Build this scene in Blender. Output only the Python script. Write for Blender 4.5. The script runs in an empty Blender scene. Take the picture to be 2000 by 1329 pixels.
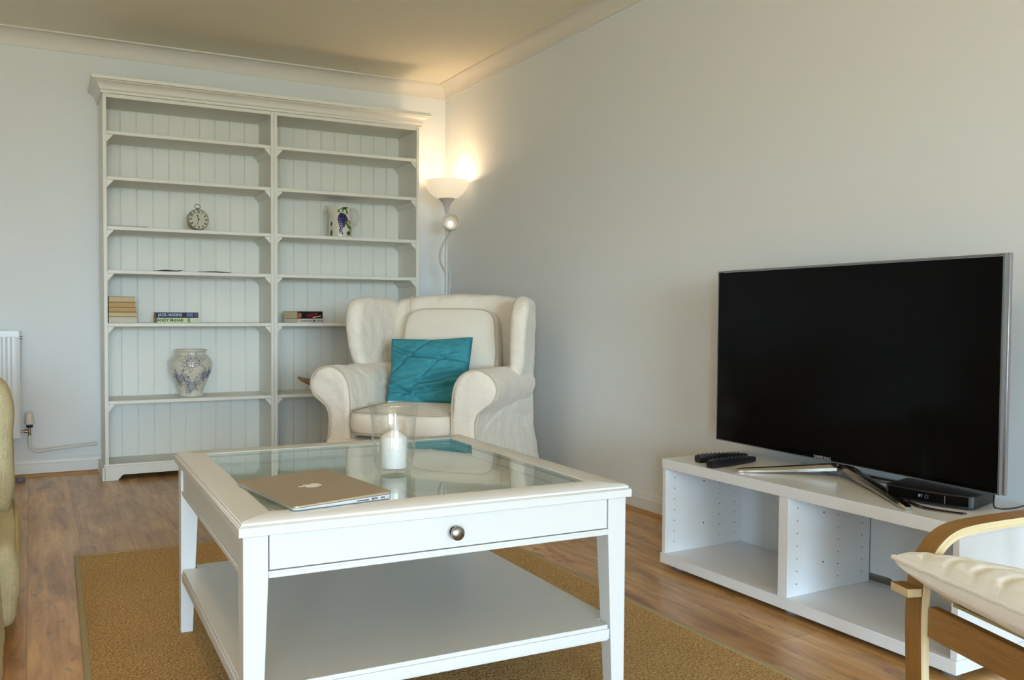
import bpy, bmesh, math, random
from mathutils import Vector, Matrix, noise
random.seed(7)
PI = math.pi
C = bpy.context.scene.collection
sc = bpy.context.scene

# ------------------------------------------------------------------ camera
cam_d = bpy.data.cameras.new('camera'); cam = bpy.data.objects.new('camera', cam_d); C.objects.link(cam)
sc.camera = cam
R_ = Vector((0.89919, -0.43753, 0.00456)); U_ = Vector((0.00992, 0.0308, 0.99948)); F_ = Vector((0.43744, 0.89868, -0.03203))
m = Matrix.Identity(4)
for i in range(3):
    m[i][0] = R_[i]; m[i][1] = U_[i]; m[i][2] = -F_[i]
m.translation = Vector((-0.363, -5.02235, 0.938))
cam.matrix_world = m
cam_d.sensor_width = 36; cam_d.sensor_fit = 'HORIZONTAL'
cam_d.lens = 1648.557 / 2000 * 36
cam_d.shift_x = 136.7 / 2000; cam_d.shift_y = 1.93 / 2000
cam_d.clip_start = 0.05

# ------------------------------------------------------------------ world, exposure
w = bpy.data.worlds.new('world'); sc.world = w; w.use_nodes = True
bg = w.node_tree.nodes['Background']
# overcast sky above the horizon, dim greenish ground below it
_nt = w.node_tree; _tc = _nt.nodes.new('ShaderNodeTexCoord'); _sp = _nt.nodes.new('ShaderNodeSeparateXYZ'); _nt.links.new(_tc.outputs['Generated'], _sp.inputs[0])
_mr = _nt.nodes.new('ShaderNodeMapRange'); _mr.inputs[1].default_value = -0.03; _mr.inputs[2].default_value = 0.05; _nt.links.new(_sp.outputs['Z'], _mr.inputs[0])
_mx = _nt.nodes.new('ShaderNodeMix'); _mx.data_type = 'RGBA'; _mx.inputs[6].default_value = (0.22, 0.27, 0.26, 1); _mx.inputs[7].default_value = (0.54, 0.77, 1.0, 1)
_nt.links.new(_mr.outputs[0], _mx.inputs[0]); _nt.links.new(_mx.outputs[2], bg.inputs[0])
bg.inputs[1].default_value = 42.0
sc.cycles.caustics_reflective = False; sc.cycles.caustics_refractive = False
sc.view_settings.view_transform = 'Standard'; sc.view_settings.look = 'None'
sc.view_settings.gamma = 1; sc.view_settings.use_curve_mapping = False
sc.view_settings.exposure = 0.06

XL, XR, YF, YB, ZC = -2.9, 2.255, -12.6, 0.32, 2.515
WINS = [(-2.6, 0.8, 0.1, 2.3)]
FILLW = (-9.2, -8.2, 0.15, 2.0)                                 # y0, y1, z0, z1 of an unseen window added in the left wall as fill light      # x0, x1, z0, z1 in the wall behind the camera
for i, (x0, x1, z0, z1) in enumerate(WINS):
    ld = bpy.data.lights.new('window_portal', 'AREA'); ld.shape = 'RECTANGLE'; ld.size = x1 - x0; ld.size_y = z1 - z0
    ld.cycles.is_portal = True
    lo = bpy.data.objects.new('window_portal', ld); C.objects.link(lo)
    lo.location = ((x0 + x1) / 2, YF - 0.02, (z0 + z1) / 2); lo.rotation_euler = (PI / 2, 0, 0)   # faces into the room (+y)

ld = bpy.data.lights.new('window_portal', 'AREA'); ld.shape = 'RECTANGLE'; ld.size = FILLW[3] - FILLW[2]; ld.size_y = FILLW[1] - FILLW[0]  # portal for the added side window
ld.cycles.is_portal = True
lo = bpy.data.objects.new('window_portal', ld); C.objects.link(lo)
lo.location = (XL - 0.02, (FILLW[0] + FILLW[1]) / 2, (FILLW[2] + FILLW[3]) / 2); lo.rotation_euler = (0, -PI / 2, 0)

# ------------------------------------------------------------------ materials
def srgb(r, g, b):
    f = lambda c: (c / 255 / 12.92) if c / 255 <= 0.04045 else ((c / 255 + 0.055) / 1.055) ** 2.4
    return (f(r), f(g), f(b), 1)
MATS = {}
def mat(name, col=None, rough=0.5, metal=0.0, bump=None, sheen=0, spec=None, coat=0, emit=None, vary=None, trans=0, sss=0):
    if name in MATS: return MATS[name]
    M = bpy.data.materials.new(name); M.use_nodes = True; nt = M.node_tree; b = nt.nodes['Principled BSDF']
    b.inputs['Base Color'].default_value = col; b.inputs['Roughness'].default_value = rough; b.inputs['Metallic'].default_value = metal
    if spec is not None: b.inputs['Specular IOR Level'].default_value = spec
    if sheen: b.inputs['Sheen Weight'].default_value = sheen; b.inputs['Sheen Roughness'].default_value = 0.4
    if coat: b.inputs['Coat Weight'].default_value = coat; b.inputs['Coat Roughness'].default_value = 0.08
    if trans: b.inputs['Transmission Weight'].default_value = trans
    if sss: b.inputs['Subsurface Weight'].default_value = sss; b.inputs['Subsurface Radius'].default_value = (0.02, 0.015, 0.01)
    if emit: b.inputs['Emission Color'].default_value = emit[0]; b.inputs['Emission Strength'].default_value = emit[1]
    tc = nt.nodes.new('ShaderNodeTexCoord')
    if vary:      # (scale, amount)
        n = nt.nodes.new('ShaderNodeTexNoise'); n.inputs['Scale'].default_value = vary[0]; n.inputs['Detail'].default_value = 4
        nt.links.new(tc.outputs['Object'], n.inputs['Vector'])
        mx = nt.nodes.new('ShaderNodeMix'); mx.data_type = 'RGBA'
        mx.inputs[6].default_value = tuple(c * (1 - vary[1]) for c in col[:3]) + (1,)
        mx.inputs[7].default_value = tuple(min(1, c * (1 + vary[1])) for c in col[:3]) + (1,)
        nt.links.new(n.outputs['Fac'], mx.inputs[0]); nt.links.new(mx.outputs[2], b.inputs['Base Color'])
    if bump:      # list of (kind, scale, strength, distance)
        prev = None
        for kind, s, st, di in bump:
            if kind == 'noise':
                t = nt.nodes.new('ShaderNodeTexNoise'); t.inputs['Scale'].default_value = s; t.inputs['Detail'].default_value = 5; out = t.outputs['Fac']
                nt.links.new(tc.outputs['Object'], t.inputs['Vector'])
            elif kind == 'weave':
                outs = []
                for d in ('X', 'Z', 'Y'):
                    t = nt.nodes.new('ShaderNodeTexWave'); t.bands_direction = d; t.inputs['Scale'].default_value = s; t.inputs['Distortion'].default_value = 1.2
                    nt.links.new(tc.outputs['Object'], t.inputs['Vector']); outs.append(t.outputs['Fac'])
                a = nt.nodes.new('ShaderNodeMath'); a.operation = 'ADD'; nt.links.new(outs[0], a.inputs[0]); nt.links.new(outs[1], a.inputs[1])
                a2 = nt.nodes.new('ShaderNodeMath'); a2.operation = 'ADD'; nt.links.new(a.outputs[0], a2.inputs[0]); nt.links.new(outs[2], a2.inputs[1]); out = a2.outputs[0]
            bp = nt.nodes.new('ShaderNodeBump'); bp.inputs['Strength'].default_value = st; bp.inputs['Distance'].default_value = di
            nt.links.new(out, bp.inputs['Height'])
            if prev: nt.links.new(prev.outputs[0], bp.inputs['Normal'])
            prev = bp
        nt.links.new(prev.outputs[0], b.inputs['Normal'])
    MATS[name] = M
    return M
def thin_glass(name, tint, ior=1.5, rough=0.0):
    M = bpy.data.materials.new(name); M.use_nodes = True; nt = M.node_tree; nt.nodes.remove(nt.nodes['Principled BSDF'])
    out = nt.nodes['Material Output']; t = nt.nodes.new('ShaderNodeBsdfTransparent'); t.inputs[0].default_value = tint
    g = nt.nodes.new('ShaderNodeBsdfGlossy'); g.inputs['Roughness'].default_value = rough; g.inputs[0].default_value = (1, 1, 1, 1)
    lw = nt.nodes.new('ShaderNodeLayerWeight'); lw.inputs[0].default_value = 0.5
    p5 = nt.nodes.new('ShaderNodeMath'); p5.operation = 'POWER'; p5.inputs[1].default_value = 5; nt.links.new(lw.outputs['Facing'], p5.inputs[0])
    r0 = ((ior - 1) / (ior + 1)) ** 2
    f = nt.nodes.new('ShaderNodeMath'); f.operation = 'MULTIPLY_ADD'; f.inputs[1].default_value = 1 - r0; f.inputs[2].default_value = r0; nt.links.new(p5.outputs[0], f.inputs[0])
    mx = nt.nodes.new('ShaderNodeMixShader'); nt.links.new(f.outputs[0], mx.inputs[0]); nt.links.new(t.outputs[0], mx.inputs[1]); nt.links.new(g.outputs[0], mx.inputs[2])
    nt.links.new(mx.outputs[0], out.inputs[0]); return M

WALL = mat('wall_paint', srgb(236, 238, 237), 0.85, bump=[('noise', 260, 0.08, 0.002)], spec=0.3)
CEIL = mat('ceiling_paint', srgb(246, 238, 216), 0.9, spec=0.2)
COVE = mat('coving_paint', srgb(232, 226, 214), 0.6)
SKIRT = mat('gloss_white_woodwork', srgb(232, 232, 228), 0.35)
BOOK = mat('bookcase_paint', srgb(236, 233, 222), 0.42)
TABLE = mat('table_paint', srgb(223, 222, 219), 0.33)
BENCH = mat('white_foil_bench', srgb(238, 238, 238), 0.35, bump=[('noise', 400, 0.05, 0.001)])
COVER = mat('cream_slipcover', srgb(242, 232, 216), 0.9, sheen=0.25, bump=[('weave', 140, 0.12, 0.001), ('noise', 14, 0.6, 0.022)], vary=(9, 0.03))
COVERC = mat('cream_cushion_cover', srgb(242, 232, 216), 0.9, sheen=0.25, bump=[('weave', 140, 0.12, 0.001), ('noise', 9, 0.35, 0.012)], vary=(7, 0.03))
PIPE = mat('cream_piping', srgb(206, 190, 168), 0.9)
TEAL = mat('teal_velvet', srgb(60, 144, 157), 0.85, sheen=0.0, bump=[('noise', 18, 0.35, 0.008)], vary=(9, 0.22))
TEALD = mat('teal_seam', srgb(38, 116, 130), 0.8)
SOFA = mat('pale_yellow_sofa_fabric', srgb(228, 214, 170), 0.95, bump=[('weave', 95, 0.6, 0.003), ('noise', 25, 0.3, 0.01)], vary=(45, 0.08))
SOFAP = mat('sofa_piping_cord', srgb(204, 176, 122), 0.9)
CHROME = mat('polished_chrome', srgb(176, 172, 166), 0.14, 1.0)
STEEL = mat('brushed_nickel', srgb(150, 148, 146), 0.25, 1.0)
BRASS = mat('aged_brass_valve', srgb(150, 130, 110), 0.3, 1.0)
ALU = mat('silver_aluminium', srgb(182, 164, 140), 0.42, 0.55, bump=[('noise', 900, 0.04, 0.0005)])
ALUE = mat('lit_aluminium_edge', srgb(222, 226, 230), 0.3, 0.25)  # same aluminium as the lid; light on the edge put into a paler colour
BLACKG = mat('glossy_black_screen', (0.0035, 0.003, 0.003, 1), 0.10, spec=0.10)
BLACK = mat('black_plastic', (0.008, 0.008, 0.01, 1), 0.38)
BLACKM = mat('matt_black', (0.004, 0.004, 0.004, 1), 0.8)
GREYP = mat('grey_plastic', srgb(120, 122, 124), 0.5)
WHITEP = mat('white_lamp_enamel', srgb(225, 220, 212), 0.35)
WHITEM = mat('white_print', srgb(235, 235, 232), 0.6)
RAD = mat('radiator_enamel', srgb(232, 234, 234), 0.3)
PAPER = mat('page_block_paper', srgb(214, 190, 148), 0.95, bump=[('noise', 300, 0.3, 0.001)])
PAPER2 = mat('pale_page_paper', srgb(216, 206, 186), 0.95)
PAPER3 = mat('tan_page_paper', srgb(200, 166, 112), 0.95)
GLASS = thin_glass('table_glass', (0.93, 0.975, 0.95, 1), 1.45)
VGLASS = thin_glass('clear_glass', (0.98, 0.985, 0.982, 1), 1.7)
WAX = mat('white_wax', srgb(246, 244, 240), 0.5, sss=0.25)
SHADE = mat('opal_lamp_shade', srgb(250, 236, 212), 0.4, emit=((1.0, 0.80, 0.56, 1), 0.5))
BULB = mat('glowing_bulb', (1, 1, 1, 1), 0.4, emit=((1.0, 0.86, 0.70, 1), 1.3))
CERAM = mat('cream_glazed_ceramic', srgb(222, 216, 196), 0.16, coat=0.5)
INK = mat('blue_glaze_line', srgb(58, 66, 118), 0.3)
GRAPE = mat('purple_grape_glaze', srgb(40, 38, 100), 0.15, coat=0.5)
LEAFG = mat('green_leaf_glaze', srgb(96, 124, 42), 0.2, coat=0.4, vary=(90, 0.45))
LEAFD = mat('dark_green_leaf_glaze', srgb(44, 82, 46), 0.2, coat=0.4, vary=(90, 0.4))
CLOCKF = mat('clock_dial', srgb(206, 204, 184), 0.4)
CLOCKB = mat('clock_case', srgb(178, 160, 130), 0.3, 0.6)
QUILT = mat('quilted_white_cotton', srgb(250, 247, 242), 0.9, sheen=0.2, bump=[('noise', 45, 0.3, 0.004)])
HORN = mat('brown_horn', srgb(150, 124, 84), 0.5, vary=(25, 0.35))
CORK = mat('quadrant_oak', srgb(178, 132, 82), 0.5, vary=(12, 0.15))

def wood_floor():
    M = bpy.data.materials.new('oak_laminate_planks'); M.use_nodes = True; nt = M.node_tree; b = nt.nodes['Principled BSDF']; L = nt.links.new
    tc = nt.nodes.new('ShaderNodeTexCoord')
    mp = nt.nodes.new('ShaderNodeMapping'); mp.inputs['Rotation'].default_value = (0, 0, PI / 2); L(tc.outputs['Object'], mp.inputs[0])
    br = nt.nodes.new('ShaderNodeTexBrick'); L(mp.outputs[0], br.inputs[0])
    br.inputs['Scale'].default_value = 1; br.inputs['Brick Width'].default_value = 1.25; br.inputs['Row Height'].default_value = 0.192
    br.inputs['Mortar Size'].default_value = 0.0012; br.inputs['Mortar Smooth'].default_value = 0.3; br.offset = 0.37
    br.inputs['Color1'].default_value = (0, 0, 0, 1); br.inputs['Color2'].default_value = (1, 1, 1, 1); br.inputs['Mortar'].default_value = (0.5, 0.5, 0.5, 1)
    # per plank shift for the grain
    sx = nt.nodes.new('ShaderNodeSeparateXYZ'); L(tc.outputs['Object'], sx.inputs[0])
    fl = nt.nodes.new('ShaderNodeMath'); fl.operation = 'DIVIDE'; fl.inputs[1].default_value = 0.192; L(sx.outputs[0], fl.inputs[0])
    fl2 = nt.nodes.new('ShaderNodeMath'); fl2.operation = 'FLOOR'; L(fl.outputs[0], fl2.inputs[0])
    fm = nt.nodes.new('ShaderNodeMath'); fm.operation = 'MULTIPLY'; fm.inputs[1].default_value = 3.71; L(fl2.outputs[0], fm.inputs[0])
    cb = nt.nodes.new('ShaderNodeCombineXYZ'); L(sx.outputs[0], cb.inputs[0]); L(sx.outputs[1], cb.inputs[1]); L(fm.outputs[0], cb.inputs[2])
    def grain(scale, stretch, detail, dist=0.0):
        g = nt.nodes.new('ShaderNodeMapping'); g.inputs['Scale'].default_value = (1, stretch, 1); L(cb.outputs[0], g.inputs[0])
        n = nt.nodes.new('ShaderNodeTexNoise'); n.inputs['Scale'].default_value = scale; n.inputs['Detail'].default_value = detail
        n.inputs['Roughness'].default_value = 0.62; n.inputs['Distortion'].default_value = dist; L(g.outputs[0], n.inputs['Vector']); return n
    n1 = grain(11, 0.2, 7, 0.5); n2 = grain(70, 0.06, 4); n3 = grain(14, 0.5, 3, 1.5)
    cr = nt.nodes.new('ShaderNodeValToRGB'); e = cr.color_ramp.elements
    e[0].position = 0.28; e[0].color = srgb(146, 102, 64); e[1].position = 0.72; e[1].color = srgb(240, 194, 130)
    x = cr.color_ramp.elements.new(0.47); x.color = srgb(204, 154, 98)
    L(n1.outputs['Fac'], cr.inputs[0])
    def mix(fac, a, bcol, mode='MIX'):
        k = nt.nodes.new('ShaderNodeMix'); k.data_type = 'RGBA'; k.blend_type = mode
        for s, v in ((0, fac), (6, a), (7, bcol)):
            if hasattr(v, 'is_linked') or hasattr(v, 'links'): L(v, k.inputs[s])
            else: k.inputs[s].default_value = v
        return k.outputs[2]
    fine = nt.nodes.new('ShaderNodeMapRange'); fine.inputs[1].default_value = 0.3; fine.inputs[2].default_value = 0.7; fine.inputs[3].default_value = 0.78; fine.inputs[4].default_value = 1.14; L(n2.outputs['Fac'], fine.inputs[0])
    c1 = mix(1.0, cr.outputs[0], fine.outputs[0], 'MULTIPLY')
    # dark knots and stains in the print
    kr = nt.nodes.new('ShaderNodeMapRange'); kr.inputs[1].default_value = 0.60; kr.inputs[2].default_value = 0.72; L(n3.outputs['Fac'], kr.inputs[0])
    kf = nt.nodes.new('ShaderNodeMath'); kf.operation = 'MULTIPLY'; kf.inputs[1].default_value = 0.62; L(kr.outputs[0], kf.inputs[0])
    c2 = mix(kf.outputs[0], c1, srgb(100, 72, 52))
    pl = nt.nodes.new('ShaderNodeMapRange'); pl.inputs[3].default_value = 0.84; pl.inputs[4].default_value = 1.08; L(br.outputs['Color'], pl.inputs[0])
    c3 = mix(1.0, c2, pl.outputs[0], 'MULTIPLY')
    ms = nt.nodes.new('ShaderNodeMath'); ms.operation = 'MULTIPLY'; ms.inputs[1].default_value = 0.55; L(br.outputs['Fac'], ms.inputs[0])
    c4 = mix(ms.outputs[0], c3, srgb(70, 50, 34))
    L(c4, b.inputs['Base Color']); b.inputs['Roughness'].default_value = 0.3; b.inputs['Specular IOR Level'].default_value = 0.55
    bp = nt.nodes.new('ShaderNodeBump'); bp.inputs['Strength'].default_value = 0.12; bp.inputs['Distance'].default_value = 0.002; L(n2.outputs['Fac'], bp.inputs['Height']); L(bp.outputs[0], b.inputs['Normal'])
    return M
def sisal():
    M = bpy.data.materials.new('woven_sisal'); M.use_nodes = True; nt = M.node_tree; b = nt.nodes['Principled BSDF']; L = nt.links.new
    tc = nt.nodes.new('ShaderNodeTexCoord')
    v = nt.nodes.new('ShaderNodeTexVoronoi'); v.inputs['Scale'].default_value = 210; v.inputs['Randomness'].default_value = 0.75
    mp = nt.nodes.new('ShaderNodeMapping'); mp.inputs['Scale'].default_value = (1.0, 0.62, 1); L(tc.outputs['Object'], mp.inputs[0]); L(mp.outputs[0], v.inputs['Vector'])
    n = nt.nodes.new('ShaderNodeTexNoise'); n.inputs['Scale'].default_value = 5; n.inputs['Detail'].default_value = 6; L(tc.outputs['Object'], n.inputs['Vector'])
    n2 = nt.nodes.new('ShaderNodeTexNoise'); n2.inputs['Scale'].default_value = 160; n2.inputs['Detail'].default_value = 3; L(tc.outputs['Object'], n2.inputs['Vector'])
    cr = nt.nodes.new('ShaderNodeValToRGB'); e = cr.color_ramp.elements
    e[0].position = 0.30; e[0].color = srgb(188, 138, 82); e[1].position = 0.72; e[1].color = srgb(252, 216, 154); L(n2.outputs['Fac'], cr.inputs[0])
    mr = nt.nodes.new('ShaderNodeMapRange'); mr.inputs[3].default_value = 0.86; mr.inputs[4].default_value = 1.12; L(n.outputs['Fac'], mr.inputs[0])
    vr = nt.nodes.new('ShaderNodeMapRange'); vr.inputs[1].default_value = 0.0; vr.inputs[2].default_value = 0.7; vr.inputs[3].default_value = 1.12; vr.inputs[4].default_value = 0.55; L(v.outputs['Distance'], vr.inputs[0])
    prev = cr.outputs[0]
    for k in (mr, vr):
        mx = nt.nodes.new('ShaderNodeMix'); mx.data_type = 'RGBA'; mx.blend_type = 'MULTIPLY'; mx.inputs[0].default_value = 1
        L(prev, mx.inputs[6]); L(k.outputs[0], mx.inputs[7]); prev = mx.outputs[2]
    L(prev, b.inputs['Base Color']); b.inputs['Roughness'].default_value = 0.95; b.inputs['Specular IOR Level'].default_value = 0.1
    bp = nt.nodes.new('ShaderNodeBump'); bp.invert = True; bp.inputs['Strength'].default_value = 0.7; bp.inputs['Distance'].default_value = 0.003; L(v.outputs['Distance'], bp.inputs['Height']); L(bp.outputs[0], b.inputs['Normal'])
    return M
def veneer(name, c0, c1, sc_, axis_stretch, rough=0.4):
    M = bpy.data.materials.new(name); M.use_nodes = True; nt = M.node_tree; b = nt.nodes['Principled BSDF']; L = nt.links.new
    tc = nt.nodes.new('ShaderNodeTexCoord'); mp = nt.nodes.new('ShaderNodeMapping'); mp.inputs['Scale'].default_value = axis_stretch; L(tc.outputs['UV'], mp.inputs[0])
    n = nt.nodes.new('ShaderNodeTexNoise'); n.inputs['Scale'].default_value = sc_; n.inputs['Detail'].default_value = 5; L(mp.outputs[0], n.inputs['Vector'])
    cr = nt.nodes.new('ShaderNodeValToRGB'); e = cr.color_ramp.elements; e[0].position = 0.35; e[0].color = c0; e[1].position = 0.65; e[1].color = c1
    L(n.outputs['Fac'], cr.inputs[0]); L(cr.outputs[0], b.inputs['Base Color']); b.inputs['Roughness'].default_value = rough
    return M
FLOOR = wood_floor(); SISAL = sisal()
RUGB = mat('rug_border_tape', srgb(180, 162, 122), 0.9, bump=[('weave', 300, 0.4, 0.001)])
VENEER = veneer('brown_stained_veneer', srgb(142, 100, 48), srgb(168, 124, 66), 6, (1.5, 60, 1))
PLY = veneer('pale_plywood_edge', srgb(206, 182, 136), srgb(226, 208, 168), 5, (1, 90, 1))
SLAT = mat('olive_seat_webbing', srgb(176, 158, 104), 0.8)

# ------------------------------------------------------------------ builders
def smooth_all(me, ang=35):
    for p in me.polygons: p.use_smooth = True
    try: me.set_sharp_from_angle(angle=math.radians(ang))
    except Exception: pass
def obj(name, bm, m, parent=None, bevel=0, seg=2, sub=0, smooth=True, ang=35, mods=None):
    me = bpy.data.meshes.new(name); bmesh.ops.recalc_face_normals(bm, faces=bm.faces[:]); bm.to_mesh(me); bm.free()
    for k in (m if isinstance(m, (list, tuple)) else [m]): me.materials.append(k)
    if smooth: smooth_all(me, ang)
    o = bpy.data.objects.new(name, me); C.objects.link(o)
    if parent: o.parent = parent
    if bevel:
        b = o.modifiers.new('bevel', 'BEVEL'); b.width = bevel; b.segments = seg; b.limit_method = 'ANGLE'; b.angle_limit = math.radians(40)
    if sub:
        s = o.modifiers.new('sub', 'SUBSURF'); s.levels = sub; s.render_levels = sub
    return o
def tag(o, label=None, cat=None, group=None, kind=None):
    if label: o['label'] = label
    if cat: o['category'] = cat
    if group: o['group'] = group
    if kind: o['kind'] = kind
    return o
def thing(name, label, cat, loc=(0, 0, 0), rotz=0, group=None):
    o = bpy.data.objects.new(name, None); C.objects.link(o); o.location = loc; o.rotation_euler = (0, 0, rotz); o.empty_display_size = 0.05
    return tag(o, label, cat, group)
def struct(name, bm, m, **k):
    o = obj(name, bm, m, **k); o['kind'] = 'structure'; return o
def B(*boxes):
    bm = bmesh.new()
    for b in boxes: box(bm, *b)
    return bm
def box(bm, x0, x1, y0, y1, z0, z1):
    v = [bm.verts.new((x, y, z)) for z in (z0, z1) for y in (y0, y1) for x in (x0, x1)]
    for f in ((0, 2, 3, 1), (4, 5, 7, 6), (0, 1, 5, 4), (2, 6, 7, 3), (0, 4, 6, 2), (1, 3, 7, 5)): bm.faces.new([v[i] for i in f])
def prism(bm, pts, a, b, axis='y', mi=0, fn=None):
    """extrude the 2-D outline pts along axis from a to b"""
    def P(p, t):
        q = {'x': (t, p[0], p[1]), 'y': (p[0], t, p[1]), 'z': (p[0], p[1], t)}[axis]
        return fn(Vector(q)) if fn else q
    A = [bm.verts.new(P(p, a)) for p in pts]; D = [bm.verts.new(P(p, b)) for p in pts]; n = len(pts)
    fs = [bm.faces.new(A), bm.faces.new(D[::-1])]
    for i in range(n): fs.append(bm.faces.new((A[i], D[i], D[(i + 1) % n], A[(i + 1) % n])))
    for f in fs: f.material_index = mi
    return fs
def lathe(bm, prof, seg=40, c=(0, 0, 0), M=None, closed=False):
    """prof list of (r,z) turned about z; M optional matrix"""
    rings = []
    for r, z in prof:
        if r < 1e-6:
            p = Vector((0, 0, z)); p = (M @ p) if M else p; rings.append([bm.verts.new(p + Vector(c))])
        else:
            ring = []
            for k in range(seg):
                a = 2 * PI * k / seg; p = Vector((r * math.cos(a), r * math.sin(a), z)); p = (M @ p) if M else p
                ring.append(bm.verts.new(p + Vector(c)))
            rings.append(ring)
    pairs = list(zip(rings, rings[1:])) + ([(rings[-1], rings[0])] if closed else [])
    for A, D in pairs:
        if len(A) == 1 and len(D) == 1: continue
        for k in range(seg):
            j = (k + 1) % seg
            if len(A) == 1: bm.faces.new((A[0], D[k], D[j]))
            elif len(D) == 1: bm.faces.new((A[k], A[j], D[0]))
            else: bm.faces.new((A[k], A[j], D[j], D[k]))
def catmull(pts, n=8, closed=False):
    pts = [Vector(p) for p in pts]; N = len(pts); out = []
    rng = range(N) if closed else range(N - 1)
    for i in rng:
        g = (lambda k: pts[k % N]) if closed else (lambda k: pts[max(0, min(N - 1, k))])
        p0, p1, p2, p3 = g(i - 1), g(i), g(i + 1), g(i + 2)
        for s in range(n):
            t = s / n
            out.append(0.5 * ((2 * p1) + (p2 - p0) * t + (2 * p0 - 5 * p1 + 4 * p2 - p3) * t * t + (3 * p1 - p0 - 3 * p2 + p3) * t ** 3))
    if not closed: out.append(pts[-1])
    return out
def tube(bm, pts, r, seg=8, closed=False, r1=None):
    pts = [Vector(p) for p in pts]; n = len(pts); rings = []; up = Vector((0.13, 0.21, 0.97))
    t0 = None
    for i, p in enumerate(pts):
        a = pts[(i - 1) % n] if closed or i else pts[i]; b = pts[(i + 1) % n] if closed or i < n - 1 else pts[i]
        t = (b - a).normalized()
        s = t.cross(up)
        if s.length < 1e-3: s = t.cross(Vector((1, 0, 0)))
        s.normalize(); u = s.cross(t); up = u
        rr = r if r1 is None else r + (r1 - r) * i / (n - 1)
        rings.append([bm.verts.new(p + rr * (math.cos(2 * PI * k / seg) * s + math.sin(2 * PI * k / seg) * u)) for k in range(seg)])
    for i in range(n if closed else n - 1):
        A, D = rings[i], rings[(i + 1) % n]
        for k in range(seg): bm.faces.new((A[k], A[(k + 1) % seg], D[(k + 1) % seg], D[k]))
    if not closed: bm.faces.new(rings[0][::-1]); bm.faces.new(rings[-1])
def strip(bm, path, wdir, width, thick, mi_face=0, mi_edge=1):
    """bent plywood: path of the centre line, wdir = width direction; veneer faces get mi_face, sides mi_edge; UV along length"""
    uvl = bm.loops.layers.uv.verify(); pts = [Vector(p) for p in path]; wd = Vector(wdir).normalized(); n = len(pts); rings = []; s = 0; S = []
    for i, p in enumerate(pts):
        t = (pts[min(i + 1, n - 1)] - pts[max(i - 1, 0)]).normalized(); nn = t.cross(wd).normalized()
        if i: s += (pts[i] - pts[i - 1]).length
        S.append(s); rings.append([bm.verts.new(p + a * wd * width / 2 + b * nn * thick / 2) for a, b in ((-1, -1), (1, -1), (1, 1), (-1, 1))])
    for i in range(n - 1):
        for k in range(4):
            f = bm.faces.new((rings[i][k], rings[i][(k + 1) % 4], rings[i + 1][(k + 1) % 4], rings[i + 1][k]))
            f.material_index = mi_face if k in (0, 2) else mi_edge
            ww = width if k in (0, 2) else thick
            for l, uv in zip(f.loops, ((S[i], 0), (S[i], ww), (S[i + 1], ww), (S[i + 1], 0))): l[uvl].uv = uv
    for R, fl in ((rings[0], 1), (rings[-1], 0)):
        f = bm.faces.new(R[::-1] if fl else R); f.material_index = mi_edge
def offset_poly(P, d):
    n = len(P); out = []
    area = sum(P[i][0] * P[(i + 1) % n][1] - P[(i + 1) % n][0] * P[i][1] for i in range(n))
    sg = 1 if area > 0 else -1
    for i in range(n):
        a = Vector(P[i - 1][:2]); b = Vector(P[i][:2]); c = Vector(P[(i + 1) % n][:2])
        n1 = Vector((-(b - a).y, (b - a).x)).normalized(); n2 = Vector((-(c - b).y, (c - b).x)).normalized()
        nn = (n1 + n2); nn = nn.normalized() if nn.length > 1e-6 else n1
        out.append(tuple(b + nn * d * sg))
    return out
def soft_slab(bm, outline, t0, t1, r, fn, steps=4):
    """an outline thickened from t0 to t1 with rounded rims; fn(a,b,t)->3-D"""
    secs = []
    for k in range(steps + 1):
        a = PI / 2 * k / steps; secs.append((t0 + r * (1 - math.cos(a)), r * (1 - math.sin(a))))
    secs2 = [(t1 - (t - t0), i) for t, i in secs][::-1]
    rings = []
    for t, ins in secs + secs2:
        P = offset_poly(outline, ins); rings.append([bm.verts.new(fn(p[0], p[1], t)) for p in P])
    n = len(outline)
    for A, D in zip(rings, rings[1:]):
        for k in range(n): bm.faces.new((A[k], A[(k + 1) % n], D[(k + 1) % n], D[k]))
    bm.faces.new(rings[0][::-1]); bm.faces.new(rings[-1])
def remesh(o, vox, smooth_it=6, disp=None):
    r = o.modifiers.new('remesh', 'REMESH'); r.mode = 'VOXEL'; r.voxel_size = vox; r.use_smooth_shade = True
    s = o.modifiers.new('smooth', 'SMOOTH'); s.factor = 0.6; s.iterations = smooth_it
    if disp:
        for size, st in disp:
            t = bpy.data.textures.new('folds', 'CLOUDS'); t.noise_scale = size; t.noise_depth = 2
            d = o.modifiers.new('folds', 'DISPLACE'); d.texture = t; d.strength = st; d.mid_level = 0.5; d.texture_coords = 'LOCAL'
    return o
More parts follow.
